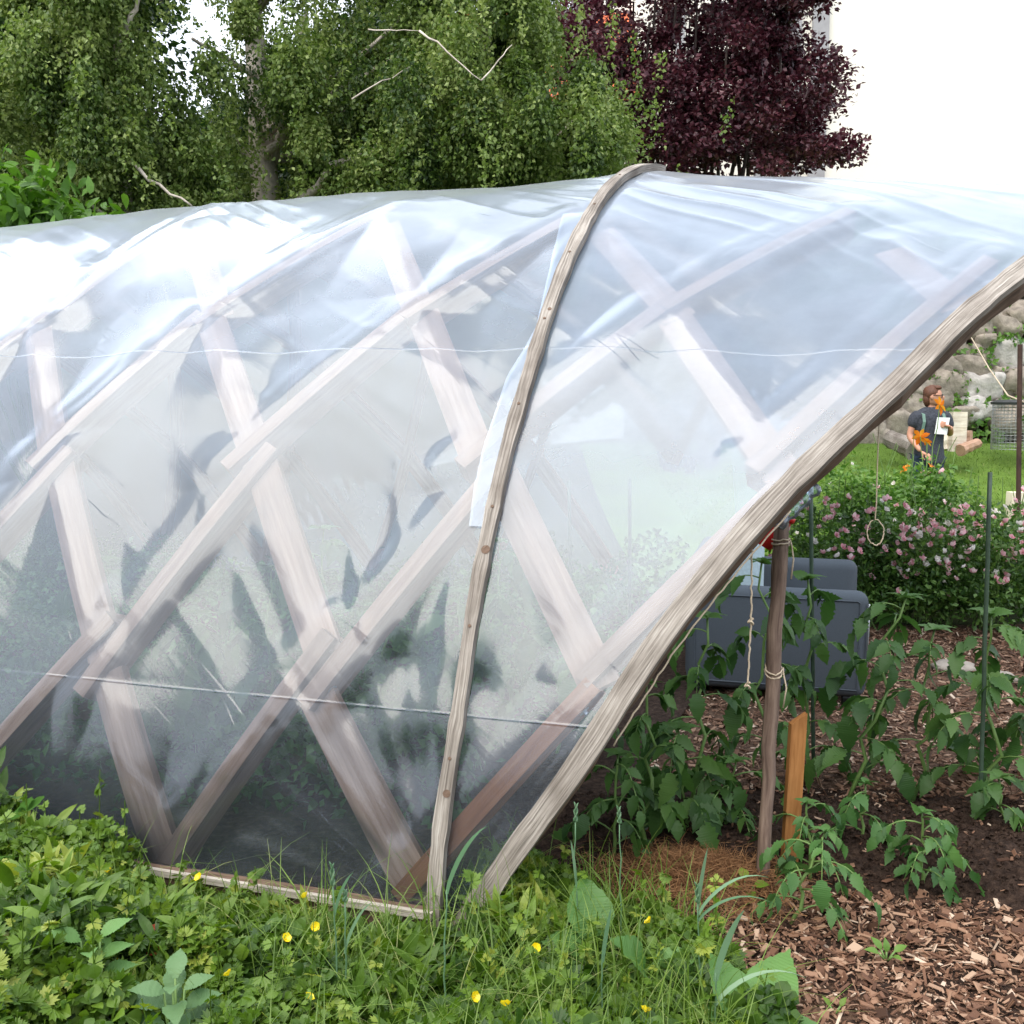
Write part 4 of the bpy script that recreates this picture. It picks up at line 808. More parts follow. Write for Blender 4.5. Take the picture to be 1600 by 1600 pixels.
def bush(name, label, cat, c, r, leafn, size, mat, group=None, flowers=(), nfl=0, flname='flower', tone=(.1, .9), T=LEAF2, sten=M['stem'], fs=1.0):
    c = np.asarray(c, float); t = thing(name, label, cat, c, group); g = Geo()
    for _ in range(9):
        e = c + np.array([RNG.normal() * r[0] * .5, RNG.normal() * r[1] * .5, r[2] * RNG.uniform(.6, 1.5)]); g.tube(limb(c + RNG.normal(size=3) * np.array([.06, .06, 0]), e, 5, .1), np.linspace(.008, .003, 5), 5)
    g.build('stem', sten, t); g = Geo(); K = 26; d = nrm(RNG.normal(size=(K, 3))) * (RNG.random((K, 1)) ** .4); d[:, 2] = np.abs(d[:, 2]) * 1.6 - .35
    cc = c + np.array([0, 0, r[2] * .45]) + d * np.array([r[0], r[1], r[2] * .6]); crown_cloud(g, cc, RNG.uniform(.12, .24, K) * max(r) / .6, leafn // K, size, T, .2, RNG.uniform(*tone, K)); g.build('foliage', mat, t)
    for _ in range(nfl):
        d = nrm(RNG.normal(size=3)); d[2] = abs(d[2]) * .9; d[1] = -abs(d[1]); p = c + np.array([0, 0, r[2] * .5]) + d * np.array([r[0] * 1.12, r[1] * 1.12, r[2] * .72]); p[2] += RNG.uniform(-.15, .10)
        put(random.choice(flowers), flname, p, t, tilt=.6, sc_=fs * random.uniform(.8, 1.35))
    return t
rl = ['rose bush with pink flowers just behind the blue-grey sofa', 'rose bush thick with pink flowers beside the sofa arm', 'rose bush with clustered pink flowers behind the hanging twine loop', 'rose bush of dark foliage with few pink flowers at the mulch edge', 'rose bush with pink flowers behind the bare green stake', 'rose bush with pale pink flowers near the cream board', 'low rose bush with pink flowers next to the rusty post', 'rose bush with pink flowers in front of the red flowers']
RB = [((1285, 965, 7.9), 22), ((1345, 1010, 7.5), 26), ((1410, 1005, 7.6), 30), ((1475, 1010, 7.45), 24), ((1540, 1015, 7.4), 22), ((1570, 950, 8.1), 20), ((1640, 1010, 7.5), 20), ((1455, 945, 8.2), 26)]
for (spec, nf), lb in zip(RB, rl):
    p = at_Y(*spec); p[2] = 0; bush('rose_bush', lb, 'rose bush', p, (.40, .32, .78), 2700, .042, M['rose_leaf'], 'pink rose bushes beyond the sofa', ROSES, int(nf * 1.7), 'rose_flower', fs=.85)
bl = ['leafy bed plant with small pink and coral flowers by the end arch', 'pale green bed plant below the day lilies', 'light green bed plant with white flowers at the lawn edge', 'bright green bed plant between roses and lawn', 'low yellow-green bed plant on the sunny lawn edge', 'feathery light green bed plant behind the green stake']
for (spec, fl, nf), lb in zip([((1300, 900, 8.9), ROSES, 7), ((1370, 880, 9.2), ROSES, 5), ((1400, 860, 9.6), [WHITE], 6), ((1450, 880, 9.2), ROSES, 4), ((1530, 880, 9.1), ROSES, 8), ((1500, 900, 8.8), [WHITE], 5)], bl):
    p = at_Y(*spec); p[2] = float(terr(p[0], p[1])); bush('bed_plant', lb, 'garden plant', p, (.55, .42, .92 if spec[0] < 1480 else .5), 3400, .06, M['bed_leaf'], 'green plants at the lawn edge', fl, nf, 'flower')
def strap_leaves(g, c, n, ln, wd, spread, seed, m=0):
    r = np.random.default_rng(seed)
    for _ in range(n):
        a = r.random() * 6.283; L_ = ln * r.uniform(.6, 1.1); d = np.array([math.cos(a), math.sin(a), 0]); k = np.linspace(0, 1, 7)[:, None]; sp = spread * r.uniform(.5, 1.2)
        p = np.asarray(c) + r.normal(size=3) * np.array([.05, .05, 0]) + d * L_ * sp * k ** 1.6 + UP * L_ * (k - .55 * sp * k ** 3); s_ = np.array([-d[1], d[0], 0]); w_ = wd * (np.sin(math.pi * np.clip(k * .85 + .12, 0, 1)))
        V = np.empty((21, 3)); V[0::3] = p - s_ * w_ + UP * w_ * .3; V[1::3] = p; V[2::3] = p + s_ * w_ + UP * w_ * .3
        q = [(i * 3 + j, i * 3 + j + 1, i * 3 + j + 4, i * 3 + j + 3) for i in range(6) for j in (0, 1)]; g.add(V, [q], V[:, :2], r.random(), m)
for (px, py, Y, fl, lb) in [(1452, 800, 11.0, [((1468, 633), 1.2), ((1438, 682), 1.1), ((1447, 690), .8)], 'clump of orange day lilies in front of the standing person'), (1400, 790, 10.6, [((1352, 728), 0), ], 'green day lily clump by the end arch with a few withered flowers'),
                         (1470, 800, 10.4, [((1455, 730), .8), ((1415, 733), .8)], 'day lily clump with withered brown-orange flowers and a mauve one')]:
    c = at_Y(px, py, Y); c[2] = float(terr(c[0], Y)); t = thing('day_lily', lb, 'day lily', c); g = Geo(); strap_leaves(g, c, 60, .85, .014, .75, int(px)); g.build('foliage', M['bed_leaf'], t)
    for (q, s_) in fl:
        e = at_Y(*q, Y); g = Geo(); g.tube(limb(c, e, 8, .03), np.linspace(.008, .004, 8), 6); g.build('flower_stem', M['stem'], t)
        if s_: put(LILY, 'lily_flower', e, t, tilt=.9, sc_=s_ * 1.0)
c = at_Y(1446, 748, 10.3); put_ = put(flower([(8, 1), (7, .8), (6, .6)], .09, M['pink'], 31), 'mauve_flower', c, None, tilt=.4); tag(put_, 'big mauve flower below the orange day lilies', 'flower')
bx = at_Y(1590, 812, 9.4); g = Geo(); box(g, (bx[0] - .11, 9.3, 0), (bx[0] + .35, 9.42, bx[2] + .26)); o = g.build('cream_board', M['cream']); tag(recentre(o, (bx[0], 9.36, 0)), 'upright cream board at the edge of the flower bed', 'board')
g = Geo(); p0 = at_Y(1597, 790, 9.0); p1 = at_Y(1594, 538, 9.0); p0[2] = 0; g.tube([p0, (p0 + p1) / 2, p1], .022, 8); o = g.build('post', M['rust']); tag(recentre(o, p0), 'thin rusty brown post beside the wire bin', 'post')
g = Geo(); g.tube([at_Y(1600, 628, 9.0), at_Y(1575, 618, 11), at_Y(1545, 575, 13), at_Y(1518, 528, 15.6)], .008, 6); o = g.build('tie_rope', M['twine']); tag(o, 'tight rope running from the rusty post up to the boulder wall', 'rope')
g = Geo(); n = 5200; x = RNG.uniform(2.2, 12, n); y = RNG.uniform(8.8, 18, n)
strap = []
x = RNG.uniform(2.2, 14, 42000); y = 8.8 + 9.4 * RNG.random(42000) ** 1.5; P = np.stack([x, y, terr(x, y)], 1); d = nrm(RNG.normal(size=(len(x), 3)) * .5 + UP)
BLADE = (np.array([(-.09, 0, 0), (.09, 0, 0), (.05, .6, .06), (0, 1, .25), (-.05, .6, .06)]), [[(0, 1, 2, 4)], [(4, 2, 3)]])
g.scatter(BLADE, P, d, rdir(len(x), 0), RNG.uniform(.03, .075, len(x)), RNG.random(len(x))); tag(g.build('lawn_grass', M['grass']), 'short mown grass of the lawn', 'grass', kind='stuff')

# ------------------------------------------------------------------ sofa with its cushion
sf0 = at_z(1352, 1108, 0); sf = thing('sofa', 'blue-grey upholstered two-seat sofa on the wood chips beneath the open end', 'sofa', sf0)
yv = nrm(np.append((at_Y(1338, 880, 6.75) - at_Y(1356, 935, 5.6))[:2], 0)); xv = np.array([yv[1], -yv[0], 0])   # along the seat, towards the front
def rbox(lo, hi, rad, nm, mat, par, seg=4):
    bm = bmesh_box(lo, hi, rad, seg); me = bpy.data.meshes.new(nm); bm.to_mesh(me); bm.free()
    Mx = Matrix(((xv[0], yv[0], 0, sf0[0]), (xv[1], yv[1], 0, sf0[1]), (0, 0, 1, 0), (0, 0, 0, 1))); me.transform(Mx)
    me.polygons.foreach_set('use_smooth', np.ones(len(me.polygons), bool)); me.materials.append(mat); return link(nm, me, par)
import bmesh
def bmesh_box(lo, hi, rad, seg=4):
    bm = bmesh.new(); bmesh.ops.create_cube(bm, size=1)
    for v in bm.verts: v.co = Vector([lo[i] + (v.co[i] + .5) * (hi[i] - lo[i]) for i in range(3)])
    bmesh.ops.bevel(bm, geom=bm.edges[:], offset=rad, segments=seg, profile=.5, affect='EDGES'); return bm
rbox((-.98, 0, .05), (0, .15, .64), .06, 'armrest', M['sofa'], sf); rbox((-.98, 1.12, .05), (0, 1.27, .64), .06, 'armrest', M['sofa'], sf)
rbox((-1.0, .13, .05), (-.80, 1.14, .78), .06, 'backrest', M['sofa'], sf); rbox((-.82, .15, .09), (-.03, 1.12, .30), .03, 'seat_base', M['sofa'], sf); rbox((-.80, .155, .30), (-.0, 1.115, .44), .045, 'seat', M['sofa'], sf)
for a in (-.9, -.1):
    for b in (.07, 1.2): rbox((a - .025, b - .025, 0), (a + .025, b + .025, .055), .008, 'foot', M['black'], sf, 1)
for yy_ in (-.001, 1.271):
    g = Geo(); lp_ = [(-.93, .10), (-.05, .10), (-.045, .585), (-.06, .595), (-.92, .595), (-.935, .585), (-.93, .10)]; g.tube([sf0 + xv * a_ + yv * yy_ + UP * b_ for a_, b_ in lp_], .0045, 6, cap=False); g.build('piping', M['sofa'], sf)
rbox((-.004, .012, .12), (.006, .03, .58), .003, 'front_trim', M['metal'], sf, 1)
cu = rbox((-.80, .30, .42), (-.58, .85, .90), .07, 'cushion', M['cushion'], None); cu.data.transform(Matrix.Translation(Vector(sf0 + yv * .0)) @ Matrix.Translation(-Vector(sf0)))
tag(recentre(cu, sf0 - xv * .7 + yv * .8 + UP * .44), 'pale blue cushion leaning inside the sofa', 'cushion')

# ------------------------------------------------------------------ posts, stakes, strings under the end arch
def pole(name, label, cat, a, b, r, mat, seg=8, n=9, wob=.0, bend=.004, group=None):
    a = np.asarray(a, float); b = np.asarray(b, float); g = Geo(); p = limb(a, b, n, bend); g.tube(p, np.linspace(r[0], r[1], n) * (1 + wob * (RNG.random(n) - .5)), seg, wob=wob)
    o = g.build(name, mat, smooth=True); recentre(o, a); return tag(o, label, cat, group)
pole('support_pole', 'knotty bare wooden pole propping the leaning end arch', 'pole', at_z(1190, 1395, -.03), at_Y(1222, 800, 3.52), (.023, .026), M['pole_wood'], 10, 14, .14, .005)
st_ = thing('garden_stake', 'sawn orange-brown wooden stake standing in the soil next to the knotty pole', 'stake', at_z(1232, 1362, 0)); g = Geo()
pa, pb2 = at_z(1232, 1366, -.02), at_Y(1247, 1122, at_z(1232, 1366, 0)[1] + .02); T_ = nrm(pb2 - pa); sd = np.array([1, .25, 0]); sd = nrm(sd - T_ * (sd @ T_)); nn = np.cross(sd, T_); w2 = .030
Vb = []
for e, top in ((pa, 0), (pb2, 1)):
    for sx, sy in ((-1, -1), (1, -1), (1, 1), (-1, 1)): Vb.append(e + sd * sx * w2 + nn * sy * .011 + T_ * (.018 * sx + (0) if top else 0))
LZ = np.linalg.norm(pb2 - pa)
for q in ((0, 1, 5, 4), (1, 2, 6, 5), (2, 3, 7, 6), (3, 0, 4, 7), (4, 5, 6, 7)):
    g.add([Vb[i] for i in q], [[(0, 1, 2, 3)]], [(0, 0), (0, .06), (LZ, .06), (LZ, 0)])
g.build('board', M['wood_orange'], st_)
def gstake(label, base, top, r=.008, tape=False):
    b = np.asarray(base, float); t = thing('plant_stake', label, 'plant stake', b, 'green plant stakes'); g = Geo(); g.tube(limb(b, top, 9, .002), [r] * 9, 8); g.build('rod', M['stake'], t, True)
    if tape: T_ = nrm(np.asarray(top) - b); g = Geo(); g.tube([np.asarray(top) - T_ * .045, np.asarray(top) + T_ * .012], r * 1.25, 8); g.build('cap', M['white_plastic'], t, True)
gstake('green stake with a white cap touching the underside of the end arch', at_z(1271, 1215, 0), at_Y(1267, 757, at_z(1271, 1215, 0)[1]), .009, True)
gstake('bare green stake in front of the rose bushes', at_z(1531, 1282, 0), at_Y(1547, 738, at_z(1531, 1282, 0)[1]), .009)
gstake('dim green stake seen through the film under the hood', at_z(893, 1085, 0), at_Y(889, 752, at_z(893, 1085, 0)[1]), .010)
gstake('dim green stake seen through the film close to the end arch', at_z(984, 1085, 0), at_Y(984, 748, at_z(984, 1085, 0)[1]), .010)
def string(name, label, pts, r=.0028, cat='twine', knots=()):
    pts = np.array(pts, float); n = 40; k = np.linspace(0, len(pts) - 1, n); p = np.stack([np.interp(k, np.arange(len(pts)), pts[:, i]) for i in range(3)], 1); p += RNG.normal(size=p.shape) * .0012
    g = Geo(); g.tube(p, r, 6); o = g.build(name, M['twine'], smooth=True)
    for q in knots:
        g = Geo(); th = np.linspace(0, 7, 14); g.tube(np.stack([q[0] + .008 * np.cos(th), q[1] + .006 * np.sin(th), q[2] + .004 * np.sin(th * 1.7) - .002 * th], 1), r * 1.2, 6); g.build('knot', M['twine'], o)
    return tag(o, label, cat)
Ys = 3.30
string('hanging_twine', 'knotted twine hanging straight down in front of the sofa', [at_Y(1175, 850, Ys), at_Y(1174, 960, Ys), at_Y(1168, 1070, Ys)], .0032, knots=[at_Y(1173, 968, Ys), at_Y(1168, 1068, Ys)])
lp = [at_Y(1374, 640, 3.5), at_Y(1371, 740, 3.5), at_Y(1368, 812, 3.5)] + [at_Y(1368 + 13 * math.sin(a), 832 - 20 * math.cos(a), 3.5) for a in np.linspace(.3, 6.0, 14)]
string('twine_loop', 'thin twine ending in an open loop before the rose bushes', lp, .0022)
pw = at_Y(1222, 846, 3.5)
for yy, lb in ((846, 'twine lashed round the top of the knotty pole'), (1045, 'loose twine tied round the middle of the knotty pole')):
    px_ = 1218 if yy == 846 else 1206; cpt = at_Y(px_, yy, at_z(1190, 1395, 0)[1] + (.0 if yy > 900 else .0)); t_ = np.clip((1395 - yy) / 595, 0, 1); A_ = at_z(1190, 1395, -.03); B_ = at_Y(1222, 800, 3.52); cpt = A_ + (B_ - A_) * t_
    th = np.linspace(0, 4 * math.pi, 30); pts = np.stack([cpt[0] + .030 * np.cos(th), cpt[1] + .030 * np.sin(th), cpt[2] + np.linspace(-.014, .014, 30) + (.02 * np.sin(th) if yy > 900 else 0)], 1)
    tail = [pts[-1] + np.array([.01, -.03, -.05]), pts[-1] + np.array([0, -.03, -.14])]
    string('pole_twine', lb, list(pts) + tail, .003)
ta = np.linspace(hit(930, 1160)[1], hit(1222, 790)[1], 12); Pt = surf(arch_u(ta) + .055, ta) - surf_n(arch_u(ta), ta) * .03
string('arch_twine', 'pale twine stretched along the lower edge of the end arch', Pt, .003)
c = at_Y(1205, 832, 3.62); rp_ = thing('red_pot', 'red plastic pot half hidden behind the knotty pole under the arch', 'pot', c); g = Geo(); g.tube([c + np.array([-.03, 0, -.05]), c + np.array([.0, 0, .0]), c + np.array([.03, 0, .06])], [.032, .042, .05], 18); g.build('body', M['red'], rp_, True)
g = Geo(); g.tube([c + np.array([.028, 0, .052]), c + np.array([.036, 0, .07])], [.054, .054], 18); g.build('rim', M['red'], rp_, True)

# ------------------------------------------------------------------ tomato plants and other bed plants
def tomato(label, base, top, nleaf, ls, mat, seed, name='tomato_plant', group=None, ll=.26, bend=.06):
    r = np.random.default_rng(seed); base = np.asarray(base, float); top = np.asarray(top, float); H = np.linalg.norm(top - base)
    t = thing(name, label, 'tomato plant', base, group); sp = limb(base - UP * .02, top, 10, bend); g = Geo(); g.tube(sp, np.linspace(.0095, .0045, 10) * (1 if H > .5 else .8), 7); f = Geo()
    for i in range(nleaf):
        k = .12 + .86 * (i + .5) / nleaf; p = np.array([np.interp(k, np.linspace(0, 1, 10), sp[:, j]) for j in range(3)]); a = i * 2.4 + r.random() * .8; d = np.array([math.cos(a), math.sin(a), 0])
        L_ = ll * r.uniform(.75, 1.2) * (1 - .35 * k if H > .5 else 1); q = np.linspace(0, 1, 7)[:, None]; rise = r.uniform(.3, .7); pt = p + d * L_ * q * (1 - .12 * q) + UP * L_ * (rise * q - (rise + r.uniform(.1, .5)) * q ** 2.2); g.tube(pt, np.linspace(.0035, .0018, 7), 5)
        T = np.gradient(pt, axis=0); T = nrm(T)
        for m_, (kk, sgn) in enumerate(((.38, 1), (.40, -1), (.62, 1), (.65, -1), (.84, 1), (.86, -1), (1.0, 0), (.52, 1), (.73, -1))):
            o_ = np.array([np.interp(kk, q[:, 0], pt[:, j]) for j in range(3)]); ti = T[min(6, int(kk * 6))]; sv = nrm(np.cross(ti, UP)); dr = ti + sv * sgn * 1.25 + np.array([0, 0, -.28 - .4 * r.random()]) + r.normal(size=3) * .15
            s_ = ls * r.uniform(.6, 1.0) * (1.15 if sgn == 0 else .85 if m_ < 6 else .45) * r.uniform(.75, 1.15); f.scatter(TOM, [o_], [dr], [UP + r.normal(size=3) * .35], s_, np.clip(r.normal(.45, .25), 0, 1))
    f.scatter(TOM, np.repeat(top[None], 5, 0), np.stack([np.cos(np.arange(5) * 1.3), np.sin(np.arange(5) * 1.3), np.full(5, .5)], 1), np.tile(UP, (5, 1)) + r.normal(size=(5, 3)) * .3, ls * .6, .7)
    g.build('stem', M['stem'], t, True); f.build('foliage', M[mat], t, True); return t
def B(px, py): return at_z(px, py, 0)
def TP(px, py, base): return at_Y(px, py, base[1])
b = B(1266, 1225); tomato('tall tomato plant tied up the white-capped green stake', b, TP(1262, 905, b), 9, .135, 'tomato', 1)
b = B(1322, 1250); tomato('tomato plant leaning across the front of the sofa arm and the rose bushes', b, TP(1415, 935, b), 10, .15, 'tomato', 2, ll=.3)
b = B(1545, 1265); tomato('tomato plant growing against the bare green stake', b, TP(1548, 960, b), 11, .15, 'tomato', 3, ll=.3)
b = B(1440, 1225); tomato('tomato plant with drooping leaves between the two green stakes', b, TP(1460, 985, b), 8, .15, 'tomato', 33, ll=.34)
b = B(1085, 1275); tomato('dark tomato plant in the shade at the lower sofa corner', b, TP(1105, 965, b), 10, .13, 'tomato', 4)
b = B(1195, 1240); tomato('tomato plant reaching up to the twine knot behind the knotty pole', b, TP(1190, 880, b), 10, .13, 'tomato', 5)
b = B(1010, 1330); tomato('dense dark tomato plant crowding the lower end arch', b, TP(1010, 1070, b), 9, .115, 'tomato', 6, ll=.22)
b = B(960, 1340); tomato('shaded tomato plant half hidden by the foot of the end arch', b, TP(965, 1180, b), 8, .105, 'tomato', 61, ll=.2)
b = B(1075, 1310); tomato('tomato plant with big pointed leaves above the bare soil', b, TP(1060, 1140, b), 8, .135, 'tomato', 7, ll=.24)
b = B(1130, 1300); tomato('sprawling tomato shoot arching towards the knotty pole', b, TP(1150, 1190, b), 7, .11, 'tomato', 71, ll=.24)
b = B(1235, 1440); tomato('young tomato plant with a thick bent stem before the orange stake', b, TP(1290, 1300, b), 8, .085, 'tomato_light', 8, ll=.2)
b = B(1268, 1375); tomato('feathery young tomato plant wrapped round the orange stake', b, TP(1260, 1255, b), 9, .075, 'tomato_light', 9, ll=.17)
b = B(1445, 1390); tomato('small bushy tomato plant alone on the bare soil', b, TP(1440, 1270, b), 11, .08, 'tomato_light', 10, ll=.17)
b = B(1345, 1330); tomato('thin tomato seedling behind the small bushy one', b, TP(1352, 1225, b), 5, .09, 'tomato_light', 11, ll=.18)
b = B(1570, 1300); tomato('leafy tomato shoot at the foot of the bare green stake', b, TP(1560, 1215, b), 5, .12, 'tomato', 12, ll=.15)
b = B(1620, 1240); tomato('tomato plant cut off by the picture edge beside the bare stake', b, TP(1610, 1020, b), 9, .14, 'tomato', 13, ll=.3)
inl = ['blurred tomato plant inside the greenhouse near the seam batten', 'blurred tomato plant inside behind the lowest crossing of boards', 'dim plant deep inside the greenhouse beside the pale flat boards', 'dim plant inside low behind the base beam', 'dark plant inside at the far left end of the view', 'dim plant inside behind the brown board', 'tall dim plant inside between two lattice crossings', 'dim low plant inside against the far film']
for i, (px, py, hh) in enumerate([(640, 1240, .8), (520, 1250, .7), (330, 1230, .9), (200, 1240, .7), (60, 1200, .9), (820, 1230, .7), (430, 1150, 1.0), (720, 1130, .9)]):
    b = B(px, py) + np.append(NX * .4, 0); tomato(inl[i], b, b + np.array([.05, 0, hh]), 11, .16, 'tomato', 40 + i, group='plants growing inside the greenhouse', ll=.3)

def inside(x, y, m=.25):
    us = (np.stack([x, y], -1) - FOOT) @ _Mi.T; return (us[..., 0] < m) & (us[..., 1] > 0) & (us[..., 1] < 2 * S_A)
# bare soil and leafy rows under the vault
c4 = [FOOT + AX * a + NX * b for a, b in ((-9.5, .05), (.25, .05), (.25, 5.75), (-9.5, 5.75))]
g = Geo(); g.add([(*c, .022) for c in c4], [[(0, 1, 2, 3)]], [c for c in c4]); tag(g.build('soil_bed', M['soil']), kind='structure')
g = Geo(); n = 36000; uu = RNG.uniform(-7.5, -.2, n); ss = np.choose(RNG.integers(0, 4, n), [.75, 1.9, 3.2, 4.6]) + RNG.normal(size=n) * .22; xy = FOOT + np.outer(uu, AX) + np.outer(ss, NX)
hh = (.15 + .6 * vnoise(uu * 2.2, ss * 1.3, 83)) ; hh = np.minimum(hh, Z_of(np.interp(ss, _s, _L)) - .45); k_ = (hh > .03) & (ss > .5); xy, hh = xy[k_], hh[k_]; n = len(hh); P = np.concatenate([xy, (hh * RNG.random(n) ** .7)[:, None]], 1); g.scatter(LEAF, P, rdir(n, .1), rdir(n, 1, .6), RNG.uniform(.03, .07, n), RNG.random(n) * .8)
tag(g.build('undergrowth', M['tomato']), 'dim green rows of leafy plants under the film', 'plants', kind='stuff')
# wood chips, straw, soil crumbs
CHIP = (np.array([(-.5, -.5, 0), (.5, -.4, 0), (.42, .5, 0), (-.45, .42, 0), (-.46, -.45, .25), (.45, -.36, .25), (.38, .45, .25), (-.4, .38, .25)]) * np.array([.40, 1, .30]), [[(4, 5, 6, 7), (0, 1, 5, 4), (1, 2, 6, 5), (2, 3, 7, 6), (3, 0, 4, 7)]])
def strew(n, x0, x1, y0, y1, ok, zf, size, tilt=.35, T=CHIP):
    x = RNG.uniform(x0, x1, n); y = RNG.uniform(y0, y1, n); k = ok(x, y); x, y = x[k], y[k]; n = len(x); d = rdir(n, 0); d[:, 2] *= tilt; return np.stack([x, y, zf(x, y) + RNG.uniform(-.002, .012, n)], 1), d, nrm(UP + RNG.normal(size=(n, 3)) * tilt), size[0] + (size[1] - size[0]) * RNG.random(n) ** 2.2, RNG.random(n)
CHIP2 = (CHIP[0] * np.array([1.7, .8, 1.0]), CHIP[1]); CHIP3 = (CHIP[0] * np.array([.45, 1.25, .8]), CHIP[1])
g = Geo()
for C_ in (CHIP, CHIP3): g.scatter(C_, *strew(19000, -.5, 5.5, 4.0, 7.4, lambda x, y: ~inside(x, y) & (y > BEDY(x) + .12 * (vnoise(x * 5, y * 5, 61) - .6)), lambda x, y: 0 * x, (.012, .06)))
for C_, n_ in ((CHIP, 5500), (CHIP2, 4500), (CHIP3, 11000), (CHIP, 14000)): g.scatter(C_, *strew(n_, .55, 3.2, 2.1, 3.7, lambda x, y: y < NEARY(x) + .25 * (vnoise(x * 4, y * 4, 62) - .35), lambda x, y: .004 + 0 * x, (.004, .02) if n_ == 14000 else (.008, .056), .4))
g.scatter(CHIP, *strew(900, .6, 3.2, 2.8, 4.4, lambda x, y: vnoise(x * 2, y * 2, 63) > .35, lambda x, y: bed_z(x, y), (.015, .05)))
tag(g.build('wood_chips', M['chips']), 'brown wood chips covering the path and the bed edges', 'wood chips', kind='stuff')
CRUMB = (np.array([(0, 0, .5), (.5, 0, 0), (0, .5, 0), (-.5, 0, 0), (0, -.5, 0)]), [[(0, 1, 2), (0, 2, 3), (0, 3, 4), (0, 4, 1)]])
g = Geo(); g.scatter(CRUMB, *strew(16000, -.3, 3.2, 2.9, 4.5, lambda x, y: (y < BEDY(x)) & (y > NEARY(x) - .1), bed_z, (.006, .03), .5, CRUMB)); tag(g.build('soil_crumbs', M['soil']), 'dark crumbs of garden soil', 'soil', kind='stuff')
SP = (np.array([(-.02, 0, 0), (.02, 0, 0), (.015, .5, .05), (0, 1, 0), (-.015, .5, .05)]), [[(0, 1, 2, 4)], [(4, 2, 3)]])
cs = B(1080, 1385); g = Geo(); x = cs[0] + RNG.normal(size=6000) * .18; y = cs[1] + RNG.normal(size=6000) * .13; zz = .05 * np.exp(-((x - cs[0]) / .2) ** 2 - ((y - cs[1]) / .16) ** 2) + .02
d = rdir(6000, 0); d[:, 2] *= .25; g.scatter(SP, np.stack([x, y, zz + RNG.uniform(0, .025, 6000)], 1), d, nrm(UP + RNG.normal(size=(6000, 3)) * .4), RNG.uniform(.03, .09, 6000), RNG.random(6000)); tag(g.build('straw_mulch', M['straw']), 'rusty brown straw mulch on the soil behind the weeds', 'straw', kind='stuff')
for k, (px, py, rx, lb) in enumerate([(1490, 1046, .13, 'flat stone at the edge of the wood chips below the roses'), (1560, 1062, .10, 'smaller brownish stone next to the flat larger one')]):
    c = B(px, py); g = Geo(); blob(g, c + UP * .01, (rx, .12, .045), 16, 10, .2, 90 + k); tag(recentre(g.build('stone', M['stone'], smooth=True), c), lb, 'stone')
c = B(1010, 1305); lbn = thing('plant_label', 'small white plant label stuck in the shaded soil', 'label', c); g = Geo(); box(g, c + np.array([-.006, 0, 0]), c + np.array([.006, .002, .05])); box(g, c + np.array([-.014, -.001, .05]), c + np.array([.014, .003, .085])); g.build('tag', M['white_plastic'], lbn)

# ------------------------------------------------------------------ weeds and flowers in front
_ce = np.array(sorted([tuple(at_z(a, b, .07)[:2]) for a, b in [(1265, 1640), (1215, 1570), (1130, 1490), (1050, 1440), (960, 1400), (880, 1350), (800, 1330), (740, 1400)]]))
def basey(x): return FOOT[1] + (x - FOOT[0]) / AX[0] * AX[1] - .04           # where the base beam stands
def cov_edge(x): return np.where(x < FOOT[0] - .02, basey(x), np.interp(x, np.concatenate([[FOOT[0]], _ce[:, 0]]), np.concatenate([[3.02], _ce[:, 1]])) - 9 * (x > _ce[-1, 0]))
def cov_h(x, y):
    wx = np.clip((x + 1.75) / .75, 0, 1) * (x < FOOT[0] + .1); lowb = 1 - wx * (1 - np.clip((basey(x) - y) / .5, .25, 1))
    return lowb * (.11 + .20 * np.clip((-x - .35) / 1.1, 0, 1) ** 1.2) * (.45 + 1.1 * vnoise(x * 6, y * 6, 71)) * np.clip((cov_edge(x) - y) / .06 + .4, .35, 1)
g = Geo(); n = 118000; x = RNG.uniform(-3.4, 1.05, n); y = RNG.uniform(2.0, 4.05, n); k = y < cov_edge(x) - .01; k &= RNG.random(n) < .35 + 1.1 * vnoise(x * 6, y * 6, 72) ; x, y = x[k], y[k]; n = len(x)
hz = cov_h(x, y); z = hz * (1 - .75 * RNG.random(n) ** 1.6); half = RNG.random(n) < .5
pos = np.stack([x, y, z], 1); dr = rdir(n, .15); up = nrm(UP + RNG.normal(size=(n, 3)) * .45 + np.array([0, -.25, 0])); sz = (.018 + .036 * RNG.random(n) ** 1.6) * (.75 + .6 * vnoise(x * 7, y * 7, 77)); tone = np.clip(-.02 + .85 * vnoise(x * 6, y * 6, 73) + RNG.normal(size=n) * .2, 0, 1)
sp3 = vnoise(x * 3.1 + 9, y * 3.1, 79) + RNG.normal(size=n) * .12; rnd_l = sp3 > .68; nar = sp3 < .30; yel = RNG.random(n) < .008
OVAL = leaflet(6, .46, .02, .25, 0, .55, .2); NARW = leaflet(6, .16, .03, .35, 0, .4, .2)
k3 = half & ~rnd_l & ~nar; k5 = ~half & ~rnd_l & ~nar; tone = np.where(yel, 1, tone)
g.scatter(COVER3, pos[k3], dr[k3], up[k3], sz[k3], tone[k3]); g.scatter(COVER5, pos[k5], dr[k5], up[k5], sz[k5], tone[k5])
g.scatter(OVAL, pos[rnd_l], dr[rnd_l], up[rnd_l], sz[rnd_l] * .9, tone[rnd_l] * .8); g.scatter(NARW, pos[nar], dr[nar] + UP * .5, up[nar], sz[nar] * 1.9, np.clip(tone[nar] + .1, 0, 1))
n2 = 7000; i2 = RNG.integers(0, n, n2); p0 = pos[i2].copy(); hgt = p0[:, 2].copy(); p0[:, 2] = 0
STEM = (np.array([(-.012, 0, 0), (.012, 0, 0), (.008, 1, 0), (-.008, 1, 0)]), [[(0, 1, 2, 3)]])
g.scatter(STEM, p0, nrm(UP + RNG.normal(size=(n2, 3)) * .15), rdir(n2, 0), hgt, .5)
